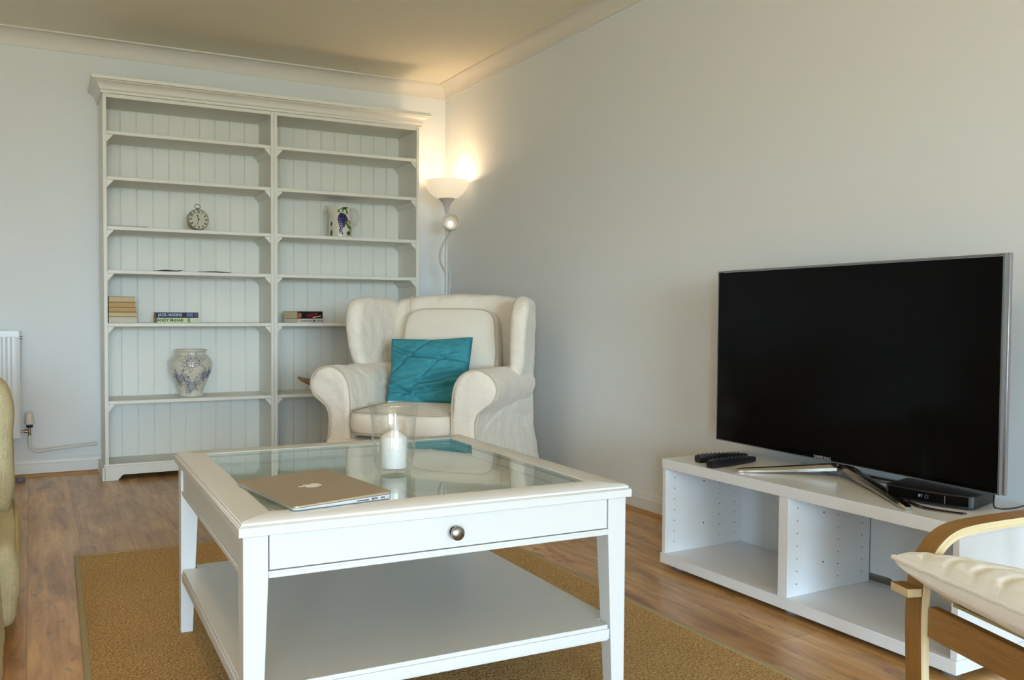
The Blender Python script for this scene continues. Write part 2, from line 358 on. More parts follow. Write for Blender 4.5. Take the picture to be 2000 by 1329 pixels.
def pillow_bm(w, h, t, n=26, puff=0.42, wrinkle=0.0, seed=0, seamr=0.0, quilt=None, corner=0.0, folds=None):
    """a stuffed cushion in its own x (w) / z (h) plane, thickness along y; n x n grid per side"""
    bm = bmesh.new(); front = []; back = []
    for side in (1, -1):
        grid = []
        for i in range(n + 1):
            row = []
            for j in range(n + 1):
                a = -1 + 2 * i / n; b = -1 + 2 * j / n
                e = max(0.0, (1 - a * a)) ** puff * max(0.0, (1 - b * b)) ** puff
                x = a * w / 2 * (1 - corner * (1 - b * b) * 0 - 0.05 * (1 - abs(b)) * abs(a) * corner); z = b * h / 2 * (1 - 0.05 * (1 - abs(a)) * abs(b) * corner)
                y = -side * t / 2 * e
                if wrinkle:
                    q = Vector((x * 7 + seed, z * 16 + x * 5, seed * 3.1 + side)); wv = noise.noise(q) ; q2 = Vector((x * 16 + z * 9, z * 34, seed * 5)); wv += 0.5 * (abs(noise.noise(q2)) * 2 - 0.5)
                    y -= side * wrinkle * wv * min(1, e * 2.0)
                if folds and side == 1:
                    for amp, wd, f_ in folds:
                        y += amp * math.exp(-((z - f_(x)) / wd) ** 2) * min(1, e * 1.6)
                if quilt and side == 1: y += quilt(x, z) * min(1, e * 1.5)
                row.append((x, y, z, a, b))
            grid.append(row)
        (front if side == 1 else back).append(grid)
    F = front[0]; K = back[0]; V = {}
    def vert(side, i, j):
        edge = i in (0, n) or j in (0, n)
        key = ('e', i, j) if edge else (side, i, j)
        if key not in V:
            g = (F if side == 1 else K)[i][j]; V[key] = bm.verts.new((g[0], 0 if edge else g[1], g[2]))
        return V[key]
    for side in (1, -1):
        for i in range(n):
            for j in range(n):
                f = [vert(side, i, j), vert(side, i + 1, j), vert(side, i + 1, j + 1), vert(side, i, j + 1)]
                bm.faces.new(f if side == 1 else f[::-1])
    return bm
def text_obj(name, body, size, m, parent, M, extrude=0.0004, align='CENTER', bold=0.0, sx=1.0):
    cu = bpy.data.curves.new(name, 'FONT'); cu.body = body; cu.size = size; cu.extrude = extrude; cu.align_x = align; cu.align_y = 'CENTER'; cu.offset = bold; cu.resolution_u = 3
    t = bpy.data.objects.new(name, cu); C.objects.link(t)
    me = bpy.data.meshes.new_from_object(t.evaluated_get(bpy.context.evaluated_depsgraph_get()))
    bpy.data.objects.remove(t); bpy.data.curves.remove(cu)
    me.transform(M @ Matrix.Diagonal((sx, 1, 1, 1))); me.name = name; me.materials.clear(); me.materials.append(m)
    o = bpy.data.objects.new(name, me); C.objects.link(o); o.parent = parent; return o
def frame(o, x, y):      # matrix with columns: text-right x, text-up y
    x = Vector(x).normalized(); y = Vector(y).normalized(); z = x.cross(y)
    M = Matrix.Identity(4)
    for i in range(3): M[i][0] = x[i]; M[i][1] = y[i]; M[i][2] = z[i]; M[i][3] = o[i]
    return M

# ------------------------------------------------------------------ the room
struct('floor', B((XL - .2, XR + .2, YF - .2, YB + .2, -.1, 0)), FLOOR, smooth=False)
struct('ceiling', B((XL - .2, XR + .2, YF - .2, YB + .2, ZC, ZC + .1)), CEIL, smooth=False)
struct('wall_back', B((XL - .2, XR + .2, YB, YB + .2, 0, ZC)), WALL, smooth=False)
struct('wall_right', B((XR, XR + .2, YF - .2, YB, 0, ZC)), WALL, smooth=False)
y0, y1, z0, z1 = FILLW
struct('wall_left', B((XL - .2, XL, YF - .2, y0, 0, ZC), (XL - .2, XL, y1, YB, 0, ZC), (XL - .2, XL, y0, y1, 0, z0), (XL - .2, XL, y0, y1, z1, ZC)), WALL, smooth=False)
struct('window_2', B(*([(XL - .1, XL - .04, y0, y1, z0, z0 + .045), (XL - .1, XL - .04, y0, y1, z1 - .045, z1)] + [(XL - .1, XL - .04, y0 + (y1 - y0 - .05) * k, y0 + (y1 - y0 - .05) * k + .05, z0, z1) for k in range(2)])), SKIRT, smooth=False)  # frame of the unseen window, added to brighten the room from the left
bx = []; xs = [XL - .2]
for x0, x1, z0, z1 in WINS: xs += [x0, x1]
xs.append(XR + .2)
for k in range(0, len(xs), 2): bx.append((xs[k], xs[k + 1], YF - .2, YF, 0, ZC))
for x0, x1, z0, z1 in WINS: bx += [(x0, x1, YF - .2, YF, 0, z0), (x0, x1, YF - .2, YF, z1, ZC)]
struct('wall_front', B(*bx), WALL, smooth=False)
for i, (x0, x1, z0, z1) in enumerate(WINS):
    t = .045; fr = [(x0, x1, YF - .1, YF - .04, z0, z0 + t), (x0, x1, YF - .1, YF - .04, z1 - t, z1)]
    nm = 3 if x1 - x0 > 1.5 else 2
    for k in range(nm + 1):
        xc = x0 + (x1 - x0) * k / nm; a = max(x0, xc - t / 2 - (t / 2 if k == nm else 0)); fr.append((a, a + t, YF - .1, YF - .04, z0, z1))
    struct('window_%d' % (i + 1), B(*fr), SKIRT, smooth=False)
# coving: concave plaster quadrant
def cove_prof(n=8, zb=2.43, r=.085):
    P = [(0, zb - .006), (.008, zb - .006), (.008, zb)]
    P = [(0, zb), (.006, zb), (.006, zb + .008)]
    for k in range(n + 1):
        a = PI / 2 * k / n; P.append((.006 + (r - .014) * (1 - math.cos(a)), zb + .008 + (ZC - zb - .016) * math.sin(a)))
    P += [(r, ZC - .008), (r, ZC), (0, ZC)]
    return P
bm = bmesh.new(); prism(bm, [(YB - a, b) for a, b in cove_prof()], XL, XR, 'x'); struct('trim_1', bm, COVE, ang=50)
bm = bmesh.new(); prism(bm, [(XR - a, b) for a, b in cove_prof()], YF, YB, 'y'); struct('trim_2', bm, COVE, ang=50)
SK = [(0, 0), (.016, 0), (.016, .068), (.011, .074), (.011, .080), (.008, .090), (.004, .098), (0, .1)]
bm = bmesh.new(); prism(bm, [(YB - a, b) for a, b in SK], XL, XR, 'x'); struct('baseboard_back', bm, SKIRT)
bm = bmesh.new(); prism(bm, [(XR - a, b) for a, b in SK], YF, YB, 'y'); struct('baseboard_right', bm, SKIRT)
QD = [(.016, 0), (.032, 0), (.031, .006), (.027, .011), (.022, .015), (.016, .016)]
bm = bmesh.new(); prism(bm, [(YB - a, b) for a, b in QD], XL, -.02, 'x'); struct('trim_3', bm, CORK)
bm = bmesh.new(); prism(bm, [(XR - a, b) for a, b in QD], YF, YB, 'y'); struct('trim_4', bm, CORK)

# ------------------------------------------------------------------ rug
rug = thing('sisal_rug', 'golden brown woven sisal rug with a beige tape border under the coffee table', 'rug', (0, 0, 0), 0)
RQ = [(-.275, -3.88), (1.405, -3.88), (1.385, -1.60), (-.225, -1.525)]
RI = offset_poly(RQ, .027)
bm = bmesh.new(); prism(bm, RI, .0005, .006, 'z'); obj('woven_field', bm, SISAL, rug, smooth=False)
bm = bmesh.new()
for k in range(4):
    j = (k + 1) % 4; prism(bm, [RQ[k], RQ[j], RI[j], RI[k]], 0.0003, .0075, 'z')
obj('border_tape', bm, RUGB, rug, bevel=.002)

# ------------------------------------------------------------------ bookcases
BH, BD, BW = 2.145, .315, .956
SH = [1.9435, 1.6934, 1.4177, 1.1746, .8792, .4435]
def bookcase(x0, label):
    t = thing('bookcase', label, 'bookcase', (x0, 0, 0), 0, 'pair of tall white bookcases')
    pt = .019
    for s, a in (('l', 0.0005), ('r', BW - pt - .0005)):
        obj('side_panel', B((a, a + pt, 0, BD, 0.0, BH)), BOOK, t, bevel=.0012)
    # tongue-and-groove back board
    bm = bmesh.new(); n = 10; x = pt; pts = []; pw = (BW - 2 * pt) / n; yb = BD - .012
    for k in range(n):
        a = pt + k * pw
        if k: pts += [(a - .004, yb), (a - .0035, yb + .007), (a + .0035, yb + .007), (a + .004, yb), (a + .0065, yb - .0004), (a + .009, yb + .002), (a + .0115, yb)]
        else: pts.append((a, yb))
    pts += [(BW - pt, yb), (BW - pt, BD - .002), (pt, BD - .002)]
    prism(bm, pts, .06, BH, 'z'); obj('back_panel', bm, BOOK, t, smooth=False)
    obj('top_panel', B((pt, BW - pt, .004, BD - .013, BH - .02, BH)), BOOK, t, bevel=.001)
    th = .021
    for z in SH:
        o = obj('shelf', B((pt, BW - pt, .002, yb, z - th, z)), BOOK, t, bevel=.0035, seg=3)
        for s in (1, -1):      # stepped moulding under each end of the shelf, running front to back
            zz = z - th; pr = [(0, 0), (.034, 0), (.034, -.006), (.029, -.007), (.028, -.012), (.021, -.017), (.015, -.026), (.009, -.029), (.008, -.036), (0, -.040)]
            bm = bmesh.new(); xx = pt if s == 1 else BW - pt
            prism(bm, [(xx + s * a, zz + b) for a, b in pr], .010, yb, 'y'); obj('shelf_moulding', bm, BOOK, o, ang=60)
    obj('bottom_shelf', B((pt, BW - pt, .0, yb, .062, .082)), BOOK, t, bevel=.003)
    # plinth with shaped feet
    bm = bmesh.new(); f = .066; g = .096; hh = .030
    P = [(-.004 if x0 < .1 else .001, 0), (f, 0), (f + .004, .008), (f + .012, .013), (f + .016, .022), (g, hh), (BW - g, hh), (BW - f - .016, .022), (BW - f - .012, .013), (BW - f - .004, .008), (BW - f, 0), (BW + (.004 if x0 > .1 else -.001), 0), (BW + (.004 if x0 > .1 else -.001), .074), (-.004 if x0 < .1 else .001, .074)]
    prism(bm, P, -.016, 0, 'y')
    obj('plinth', bm, BOOK, t, bevel=.001)
    bm = bmesh.new(); xa = -.006 if x0 < .1 else .001; xb = BW + (.006 if x0 > .1 else -.001)
    prism(bm, [(-.018, .074), (0, .074), (0, .090), (-.006, .090), (-.008, .082), (-.016, .080)], xa, xb, 'x'); obj('plinth_moulding', bm, BOOK, t, ang=50)
    # outer side skirting
    if x0 < .1:
        obj('side_plinth', B((-.016, 0, -.016, BD, 0, .074)), BOOK, t, bevel=.0015)
    return t
bookcase(0, 'tall white bookcase with the clock, vase and stacked books, left of the pair')
bookcase(BW, 'tall white bookcase with the grape jug, right of the pair, partly behind the armchair')
cr = thing('cornice', 'white moulded cornice running along the top of both bookcases', 'cornice', (0, 0, BH))
CP = [(.0, .0), (-.010, .0), (-.010, .014), (-.016, .018), (-.018, .026), (-.022, .040), (-.032, .052), (-.044, .058), (-.046, .064), (-.056, .066), (-.058, .080), (-.058, .086), (.0, .086)]
W2 = 2 * BW
def cornice_part(bm, kind):
    rings = []
    if kind == 'front':
        for s in (0, 1):
            rings.append([bm.verts.new((a if s == 0 else W2 - a, a, z)) for a, z in CP])
    elif kind == 'left':
        rings = [[bm.verts.new((a, a, z)) for a, z in CP], [bm.verts.new((a, BD, z)) for a, z in CP]]
    else:
        rings = [[bm.verts.new((W2 - a, a, z)) for a, z in CP], [bm.verts.new((W2 - a, BD, z)) for a, z in CP]]
    n = len(CP)
    for k in range(n): bm.faces.new((rings[0][k], rings[0][(k + 1) % n], rings[1][(k + 1) % n], rings[1][k]))
    bm.faces.new(rings[0]); bm.faces.new(rings[1][::-1])
for k, nm in (('front', 'front_moulding'), ('left', 'side_moulding'), ('right', 'side_moulding')):
    bm = bmesh.new(); cornice_part(bm, k); obj(nm, bm, BOOK, cr, bevel=.0008, seg=1, ang=50)
obj('top_board', B((0, W2, 0.0, BD, .0002, .012)), BOOK, cr)

# ------------------------------------------------------------------ books and papers on the shelves
S3, S4, S5, S6 = SH[2], SH[3], SH[4], SH[5]
def book(x, y, z, w, d, h, rot, cover_col, page_m, label, group=None, spine='back', name='book', r=0.35):
    """w along x, d along y, h thick; spine at 'front','back' side"""
    t = thing(name, label, 'book', (x, y, z), rot, group)
    cm = mat('cover_' + '_'.join('%d' % (c * 255) for c in cover_col[:3]), cover_col, r)
    c = .0016; s = -1 if spine == 'front' else 1
    sp = (-w / 2, w / 2, -d / 2, -d / 2 + c, 0, h) if spine == 'front' else (-w / 2, w / 2, d / 2 - c, d / 2, 0, h)
    obj('cover', B((-w / 2, w / 2, -d / 2, d / 2, 0, c), (-w / 2, w / 2, -d / 2, d / 2, h - c, h), sp), cm, t, bevel=.0006, seg=1)
    if spine == 'front': pg = (-w / 2 + .002, w / 2 - .002, -d / 2 + c, d / 2 - .002, c, h - c)
    else: pg = (-w / 2 + .002, w / 2 - .002, -d / 2 + .002, d / 2 - c, c, h - c)
    obj('pages', B(pg), page_m, t, smooth=False)
    return t
st = [(.150, .034, 0.000, PAPER2, (.30, .28, .25, 1), 'cream page edges, at the bottom of the left shelf stack'),
      (.150, .0265, -.01, PAPER, (.03, .03, .035, 1), 'dark cover and rounded edge, second from the bottom of the left stack'),
      (.148, .027, .012, PAPER3, (.05, .05, .05, 1), 'tan page edges in the middle of the left stack'),
      (.145, .028, -.006, PAPER3, (.35, .22, .1, 1), 'brownish page edges, second from the top of the left stack'),
      (.141, .031, .014, PAPER, (.02, .02, .025, 1), 'thin black cover on top of the left stack')]
z = S5 + .0002
for w_, h_, rt, pm, cc, lb in st:
    book(.022 + w_ / 2 + .003, .115, z, w_, .19, h_, rt * .5, cc, pm, 'paperback with ' + lb, 'stack of five paperbacks against the left side'); z += h_ + .0003
b = book(.402, .11, S5 + .0002, .235, .13, .030, .035, srgb(206, 214, 190), PAPER2, 'pale green paperback with dark green author lettering, under the navy one', spine='front')
MT = lambda x, z, y: frame((x, y, z), (1, 0, 0), (0, 0, 1))
GREEND = mat('dark_green_print', srgb(48, 84, 30), .5); NAVYP = mat('light_blue_print', srgb(170, 190, 222), .5); YEL = mat('yellow_band_print', srgb(196, 206, 70), .5)
obj('spine_label', B((-.115, .035, -.0655, -.0650, .003, .027)), mat('pale_yellow_print', srgb(214, 224, 158), .5), b, smooth=False)
text_obj('spine_lettering', 'ANDY McNAB', .023, GREEND, b, MT(-.045, .0150, -.0658), bold=.0008, sx=1.0)
obj('spine_band', B((.053, .057, -.0655, -.0650, .003, .027), (.062, .066, -.0655, -.0650, .003, .027)), GREEND, b, smooth=False)
obj('spine_panel', B((.057, .062, -.0655, -.0650, .003, .027)), YEL, b, smooth=False)
b = book(.400, .112, S5 + .0308, .236, .128, .030, -.02, srgb(16, 24, 52), PAPER, 'navy blue paperback with pale blue author lettering, lying on the green one', spine='front', r=.6)
text_obj('spine_lettering', 'JACK HIGGINS', .022, NAVYP, b, MT(-.040, .0150, -.0645), bold=.0007, sx=.92)
obj('spine_panel', B((.052, .088, -.0645, -.0640, .005, .025)), mat('mid_blue_print', srgb(70, 92, 140), .4), b, smooth=False)
obj('spine_band', B((.094, .113, -.0645, -.0640, .004, .026)), mat('maroon_print', srgb(70, 34, 48), .4), b, smooth=False)
# right bay: two books turned so that page end and spine show
b = book(1.175, .115, S5 + .0002, .215, .135, .026, .42, srgb(214, 206, 192), PAPER2, 'white paperback with small dark lettering on its spine, under the black and red one', spine='front')
bm = bmesh.new(); random.seed(12); xx = -.082      # too small to read in the photograph: a row of short strokes
while xx < .098:
    ww = random.uniform(.002, .005)
    if not .012 < xx < .038: box(bm, xx, xx + ww, -.0682, -.0676, .0085, .0085 + random.choice((.0065, .008, .0065)))
    xx += ww + random.choice((.0014, .0014, .0014, .005))
obj('spine_lettering', bm, GREYP, b, smooth=False)
obj('spine_emblem', B((.018, .026, -.0682, -.0676, .004, .020), (.022, .034, -.0682, -.0676, .010, .016)), BLACK, b, smooth=False)
b = book(1.170, .118, S5 + .0268, .205, .135, .044, .42, (.012, .008, .010, 1), PAPER, 'black and red paperback with a worn cover, lying on the white one', spine='front', r=.2)
REDP = mat('red_print', srgb(150, 20, 34), .35)
bm = bmesh.new(); prism(bm, [(-.03, .012), (.055, .024), (.058, .034), (-.028, .022)], -.0682, -.0676, 'y'); prism(bm, [(.0, .006), (.085, .015), (.087, .022), (.002, .012)], -.0682, -.0676, 'y'); obj('spine_lettering', bm, REDP, b, smooth=False)
bm = bmesh.new(); prism(bm, [(.02, .004), (.088, .012), (.089, .016), (.021, .008)], -.0684, -.0678, 'y'); obj('spine_strip', bm, WHITEM, b, smooth=False)
bm = bmesh.new(); prism(bm, [(-.10, .006), (-.082, .004), (-.07, .012), (-.072, .03), (-.09, .036), (-.1, .026)], -.0684, -.0678, 'y'); obj('spine_picture', bm, mat('orange_print', srgb(190, 112, 80), .4), b, smooth=False)
def sheet(x0, x1, y0, y1, z, label, m, curl, name='magazine', t=.003):
    bm = bmesh.new(); n = 14; V = []
    for i in range(n + 1):
        x = x0 + (x1 - x0) * i / n; u = i / n; zz = z + curl(u); V.append([bm.verts.new((x, y, zz + k)) for k in (0, t) for y in (y0, y1)])
    for A, D in zip(V, V[1:]):
        for p in ((0, 1), (1, 3), (3, 2), (2, 0)): bm.faces.new((A[p[0]], A[p[1]], D[p[1]], D[p[0]]))
    bm.faces.new([V[0][i] for i in (0, 1, 3, 2)]); bm.faces.new([V[-1][i] for i in (0, 2, 3, 1)])
    o = obj(name, bm, m, smooth=True); return tag(o, label, 'magazine')
DKP = mat('dark_glossy_leaflet', srgb(96, 84, 84), .35)
sheet(.022, .236, .02, .2, S3 + .0003, 'thin pale folder lying flat at the left end of the clock shelf', mat('pale_folder', srgb(176, 178, 170), .5), lambda u: 0, 'folder', .008)
sheet(.272, .43, .03, .2, S4 + .0003, 'thin curled magazine on the shelf under the clock, left one of two', DKP, lambda u: .001 + .005 * (1 - math.cos(2 * PI * u * 1.1)) * (1 - u) + .008 * u ** 4)
sheet(.515, .705, .03, .2, S4 + .0003, 'thin curled magazine on the shelf under the clock, right one of two', DKP, lambda u: .0005 + .0045 * math.sin(PI * u) ** 2)

# ------------------------------------------------------------------ clock
ck = thing('alarm_clock', 'round cream clock with black numerals and a ring on top, on the fourth shelf up', 'clock', (.523, .085, S3 + .0002), math.radians(12))
R0 = .062; cz = R0 + .004; TI = Matrix.Translation((0, 0, cz)) @ Matrix.Rotation(math.radians(-6), 4, 'X') @ Matrix.Rotation(PI / 2, 4, 'X')   # local z -> -y (towards the viewer)
bm = bmesh.new(); lathe(bm, [(0, -.022), (R0 * .9, -.022), (R0, -.016), (R0, .010), (R0 * .97, .016), (R0 * .93, .017), (R0 * .91, .013), (0, .013)], 48, M=TI); obj('case', bm, CLOCKB, ck, ang=30)
bm = bmesh.new(); lathe(bm, [(R0 * .99, .008), (R0 * .985, .0165), (R0 * .95, .0185), (R0 * .915, .0165), (R0 * .915, .012)], 48, M=TI); obj('bezel', bm, mat('polished_case_rim', srgb(196, 190, 168), .2, .7), ck)
bm = bmesh.new(); lathe(bm, [(0, .0135), (R0 * .92, .0135), (R0 * .92, .0131), (0, .0131)], 48, M=TI); dial = obj('dial', bm, CLOCKF, ck)
for k in range(1, 13):
    a = math.radians(90 - 30 * k); text_obj('numeral', str(k), .0195, BLACK, dial, TI @ Matrix.Translation((.046 * math.cos(a), .046 * math.sin(a), .0139)) @ Matrix.Rotation(a - PI / 2, 4, 'Z'), bold=.0009, sx=.85)
def hand(L, wd, ang, zz):
    bm = bmesh.new(); MM = TI @ Matrix.Rotation(math.radians(90 - ang) - PI / 2, 4, 'Z')
    prism(bm, [(-wd * .4, -.006), (wd * .4, -.006), (wd * .35, L * .5), (wd, L * .72), (0, L), (-wd, L * .72), (-wd * .35, L * .5)], zz, zz + .0006, 'z', fn=lambda p: MM @ p); return bm
obj('clock_hand', hand(.030, .0035, 346, .0146), BLACKM, ck, smooth=False); obj('clock_hand', hand(.036, .0014, 200, .0156), BLACKM, ck, smooth=False)
bm = bmesh.new(); lathe(bm, [(0, .0175), (.004, .017), (.0045, .014), (0, .014)], 16, M=TI); obj('centre_cap', bm, BLACKM, ck)
bm = bmesh.new(); cc = Vector((0, .004, cz + R0 + .017)); tube(bm, [cc + Vector((.0165 * math.cos(a), 0, .0135 * math.sin(a))) for a in [2 * PI * k / 28 for k in range(28)]], .0018, 8, closed=True)
lathe(bm, [(0, -.002), (.004, -.002), (.004, .008), (.0025, .010), (0, .0105)], 12, c=(0, .004, cz + R0 - .001)); obj('ring', bm, mat('dark_ring_metal', srgb(90, 84, 74), .3, .8), ck)
bm = bmesh.new()
for s in (-1, 1): lathe(bm, [(0, 0), (.005, 0), (.006, .008), (.004, .012), (0, .012)], 12, c=(s * .022, -.006, 0))
lathe(bm, [(0, 0), (.005, 0), (.006, .008), (0, .012)], 12, c=(0, .018, 0)); obj('feet', bm, CLOCKB, ck)

# ------------------------------------------------------------------ jug with grapes
jg = thing('ceramic_jug', 'cream ceramic jug with painted purple grapes and green leaves', 'jug', (1.42, .135, S3 + .0002), 0)
JH = .195
jp = [(0, .0), (.070, .0), (.074, .006), (.074, .03), (.073, .09), (.071, .13), (.067, .155), (.066, .175), (.070, JH)]
def jr(z):
    for (r0, z0), (r1, z1) in zip(jp[1:], jp[2:]):
        if z0 <= z <= z1: return r0 + (r1 - r0) * (z - z0) / max(1e-6, z1 - z0)
    return .07
def jug_pt(a, z, off=0):
    r = jr(z) + off; zt = max(0, (z - .13) / (JH - .13)); d = math.cos(a - PI); sp = max(0, d) ** 6 * .032 * zt ** 1.3
    return Vector(((r + sp) * math.cos(a), (r + sp * .2) * math.sin(a), z + max(0, d) ** 4 * .006 * zt * zt))
bm = bmesh.new(); rows = []; zs = [0, .004, .01, .03, .06, .09, .11, .13, .14, .15, .16, .17, .18, .19, JH]
for z in zs: rows.append([bm.verts.new(jug_pt(2 * PI * k / 48, max(z, .0001), -.004 if z == 0 else 0)) for k in range(48)])
for z in zs[::-1][:-2]: rows.append([bm.verts.new(jug_pt(2 * PI * k / 48, z, -.005)) for k in range(48)])
for A, D in zip(rows, rows[1:]):
    for k in range(48): bm.faces.new((A[k], A[(k + 1) % 48], D[(k + 1) % 48], D[k]))
bm.faces.new(rows[0][::-1]); bm.faces.new(rows[-1]); obj('body', bm, CERAM, jg, ang=60)
bm = bmesh.new(); tube(bm, catmull([(.062, -.0, .180), (.085, 0, .190), (.108, 0, .183), (.124, 0, .155), (.126, 0, .125), (.112, 0, .098), (.088, 0, .082), (.068, 0, .078)], 6), .0065, 10); obj('handle', bm, CERAM, jg)
def patch(bm, fn, outline, off):     # a glazed relief patch on a curved body: outline in (angle, z)
    c = sum((Vector((p[0], p[1])) for p in outline), Vector((0, 0))) / len(outline)
    v0 = bm.verts.new(fn(c.x, c.y, off * 1.6)); mid = [bm.verts.new(fn(c.x + (p[0] - c.x) * .6, c.y + (p[1] - c.y) * .6, off * 1.4)) for p in outline]; ed = [bm.verts.new(fn(p[0], p[1], -.0003)) for p in outline]; n = len(outline)
    for k in range(n):
        bm.faces.new((v0, mid[k], mid[(k + 1) % n])); bm.faces.new((mid[k], ed[k], ed[(k + 1) % n], mid[(k + 1) % n]))
def leaf2(cx, cz_, L, Wd, ang, R=.073):
    out = []
    for k in range(18):
        t = 2 * PI * k / 18; r = 1 + .16 * math.cos(5 * t); a = L / 2 * math.cos(t) * r; b_ = Wd / 2 * math.sin(t) * r
        out.append((cx + (a * math.cos(ang) - b_ * math.sin(ang)) / R, cz_ + a * math.sin(ang) + b_ * math.cos(ang)))
    return out
fa = math.radians(-96)      # the side of the jug the photograph sees
bm = bmesh.new(); random.seed(4)
for (gx, gz) in [(-.012, .148), (.004, .146), (.016, .140), (-.02, .135), (-.006, .134), (.010, .130), (.024, .126), (-.024, .12), (-.01, .12), (.004, .117), (.018, .114), (.03, .112), (-.022, .105), (-.008, .104), (.006, .102), (-.018, .09), (-.006, .088), (.006, .088), (-.016, .076), (-.004, .074), (-.010, .062), (.004, .074), (-.012, .034), (-.008, .026), (-.014, .046)]:
    a = fa + gx / .073; patch(bm, jug_pt, [(a + .0105 / .073 * math.cos(t), gz + .0105 * math.sin(t)) for t in [2 * PI * k / 12 for k in range(12)]], .0022)
obj('painted_grapes', bm, GRAPE, jg)
bm = bmesh.new()
for cx, cz_, L, Wd, ang in [(-.012, .172, .055, .028, .25), (.030, .165, .04, .02, -1.1), (.036, .078, .055, .024, -1.0), (.052, .100, .03, .02, -.9), (.016, .092, .035, .020, .9)]:
    patch(bm, jug_pt, leaf2(fa + cx / .073, cz_, L, Wd, ang), .0012)
obj('painted_leaves', bm, LEAFG, jg)
bm = bmesh.new()
for cx, cz_, L, Wd, ang in [(.012, .186, .06, .016, .1), (.044, .03, .04, .03, .4), (.06, .062, .04, .016, -1.1), (-.078, .03, .04, .02, 1.5), (-.080, .088, .03, .016, 1.4)]:
    patch(bm, jug_pt, leaf2(fa + cx / .073, cz_, L, Wd, ang), .0014)
obj('painted_leaves', bm, LEAFD, jg)

# ------------------------------------------------------------------ blue and white vase
vs = thing('ginger_vase', 'cream vase with blue line-drawn peonies on the lowest open shelf', 'vase', (.490, .145, S6 + .0002), 0)
vp = [(.066, .0), (.070, .004), (.066, .016), (.068, .03), (.079, .06), (.097, .10), (.114, .14), (.1215, .172), (.122, .19), (.116, .214), (.101, .234), (.088, .244), (.083, .252), (.084, .262), (.092, .268), (.094, .273), (.091, .277)]
vp = [(r * 1.0, z) for r, z in vp]
vpc = catmull([(r, 0, z) for r, z in vp], 4)
bm = bmesh.new(); lathe(bm, [(0, 0)] + [(p.x, p.z) for p in vpc] + [(.084, .276), (.079, .262), (.078, .25), (.1, .225), (.11, .19), (.09, .1), (.06, .02), (0, .012)], 64); obj('body', bm, CERAM, vs, ang=50)
def vr(z):
    for a, b_ in zip(vpc, vpc[1:]):
        if a.z <= z <= b_.z: return a.x + (b_.x - a.x) * (z - a.z) / max(1e-6, b_.z - a.z)
    return .09
def vpt(a, z, off=0): r = vr(z) + off; return Vector((r * math.cos(a), r * math.sin(a), z))
bm = bmesh.new(); va = math.radians(-98)
def stroke(pts2, r=.0011):
    P = [vpt(va + x / .115, z, .0003) for x, z in pts2]; tube(bm, P, r, 5)
def leafline(cx, cz_, L, Wd, ang):
    for s in (1, -1):
        pts2 = []
        for k in range(9):
            u = k / 8; jag = (.18 if k % 2 else 0) * Wd; a = u * L; b_ = s * (Wd * math.sin(PI * u) ** .8 + (jag if 0 < k < 8 else 0)) * .5
            pts2.append((cx + a * math.cos(ang) - b_ * math.sin(ang), cz_ + a * math.sin(ang) + b_ * math.cos(ang)))
        stroke(pts2)
    stroke([(cx + u * L * math.cos(ang), cz_ + u * L * math.sin(ang)) for u in (0, .35, .8)], .0007)
def peony(cx, cz_, R):
    random.seed(int(cx * 1000) + 5)
    for ring, (rr, n) in enumerate(((.28, 4), (.55, 6), (.85, 8))):
        for k in range(n):
            a0 = 2 * PI * k / n + ring * .4; pts2 = []
            for j in range(8):
                a = a0 + (j / 7 - .5) * 2 * PI / n * 1.15; r = R * rr * (1 + .25 * math.sin(PI * j / 7) + .05 * math.sin(3 * PI * j / 7)); pts2.append((cx + r * math.cos(a), cz_ + .78 * r * math.sin(a)))
            pts2 = [(cx + R * rr * .62 * math.cos(a0 - PI / n * 1.15), cz_ + .78 * R * rr * .62 * math.sin(a0 - PI / n * 1.15))] + pts2
            stroke(pts2)
for (cx, cz_, R) in ((.010, .205, .036), (.004, .062, .034), (-.076, .108, .03), (.098, .128, .026)):
    peony(cx, cz_, R)
    for k, an in enumerate((2.6, 2.9, 3.4, 2.1, .5, .15, -.3, 1.0, -1.9, -2.3)):
        leafline(cx + R * .85 * math.cos(an), cz_ + R * .7 * math.sin(an), R * (1.35 if k % 2 else 1.0), R * .42, an + (.15 if k % 3 else -.2))
bmesh.ops.delete(bm, geom=[v for v in bm.verts if v.co.z > .262 or v.co.z < .012], context='VERTS')
obj('painted_peonies', bm, INK, vs)

# horn-shaped ornament behind the chair arm
bm = bmesh.new(); P = catmull([(1.118, .05, S6 + .098), (1.15, .05, S6 + .082), (1.20, .055, S6 + .064), (1.27, .07, S6 + .046), (1.34, .09, S6 + .034)], 5); tube(bm, P, .006, 10, r1=.033)
tag(obj('carved_horn', bm, HORN), 'brown tapering horn ornament on the low shelf behind the armchair arm', 'ornament')

# ------------------------------------------------------------------ radiator on the back wall
rd = thing('radiator', 'white panel radiator on the back wall behind the yellow sofa', 'radiator', (-.425, YB, 0))
RX0 = -1.5; bm = bmesh.new(); ya, yb_ = -.115, -.10
pts = [(0, ya + .006), (0, yb_)]
n = 32; pw = (0 - RX0 - .06) / n; prof = [(-.0, ya + .004), (-.010, ya), (-.028, ya)]
for k in range(n):
    x = -.03 - k * pw; prof += [(x - pw * .12, ya), (x - pw * .3, ya + .007), (x - pw * .62, ya + .007), (x - pw * .80, ya)]
prof += [(RX0 + .02, ya), (RX0, ya + .004), (RX0, yb_), (0, yb_)]
prism(bm, prof, .27, .80, 'z'); box(bm, RX0, 0, ya - .0005, yb_, .235, .272); box(bm, RX0, 0, ya - .0005, yb_, .798, .835); obj('panel', bm, RAD, rd, bevel=.002)
bm = bmesh.new(); box(bm, RX0, .004, ya + .012, -.03, .815, .832); box(bm, -.004, .004, ya + .008, -.028, .24, .832)
obj('casing', bm, RAD, rd, bevel=.002)
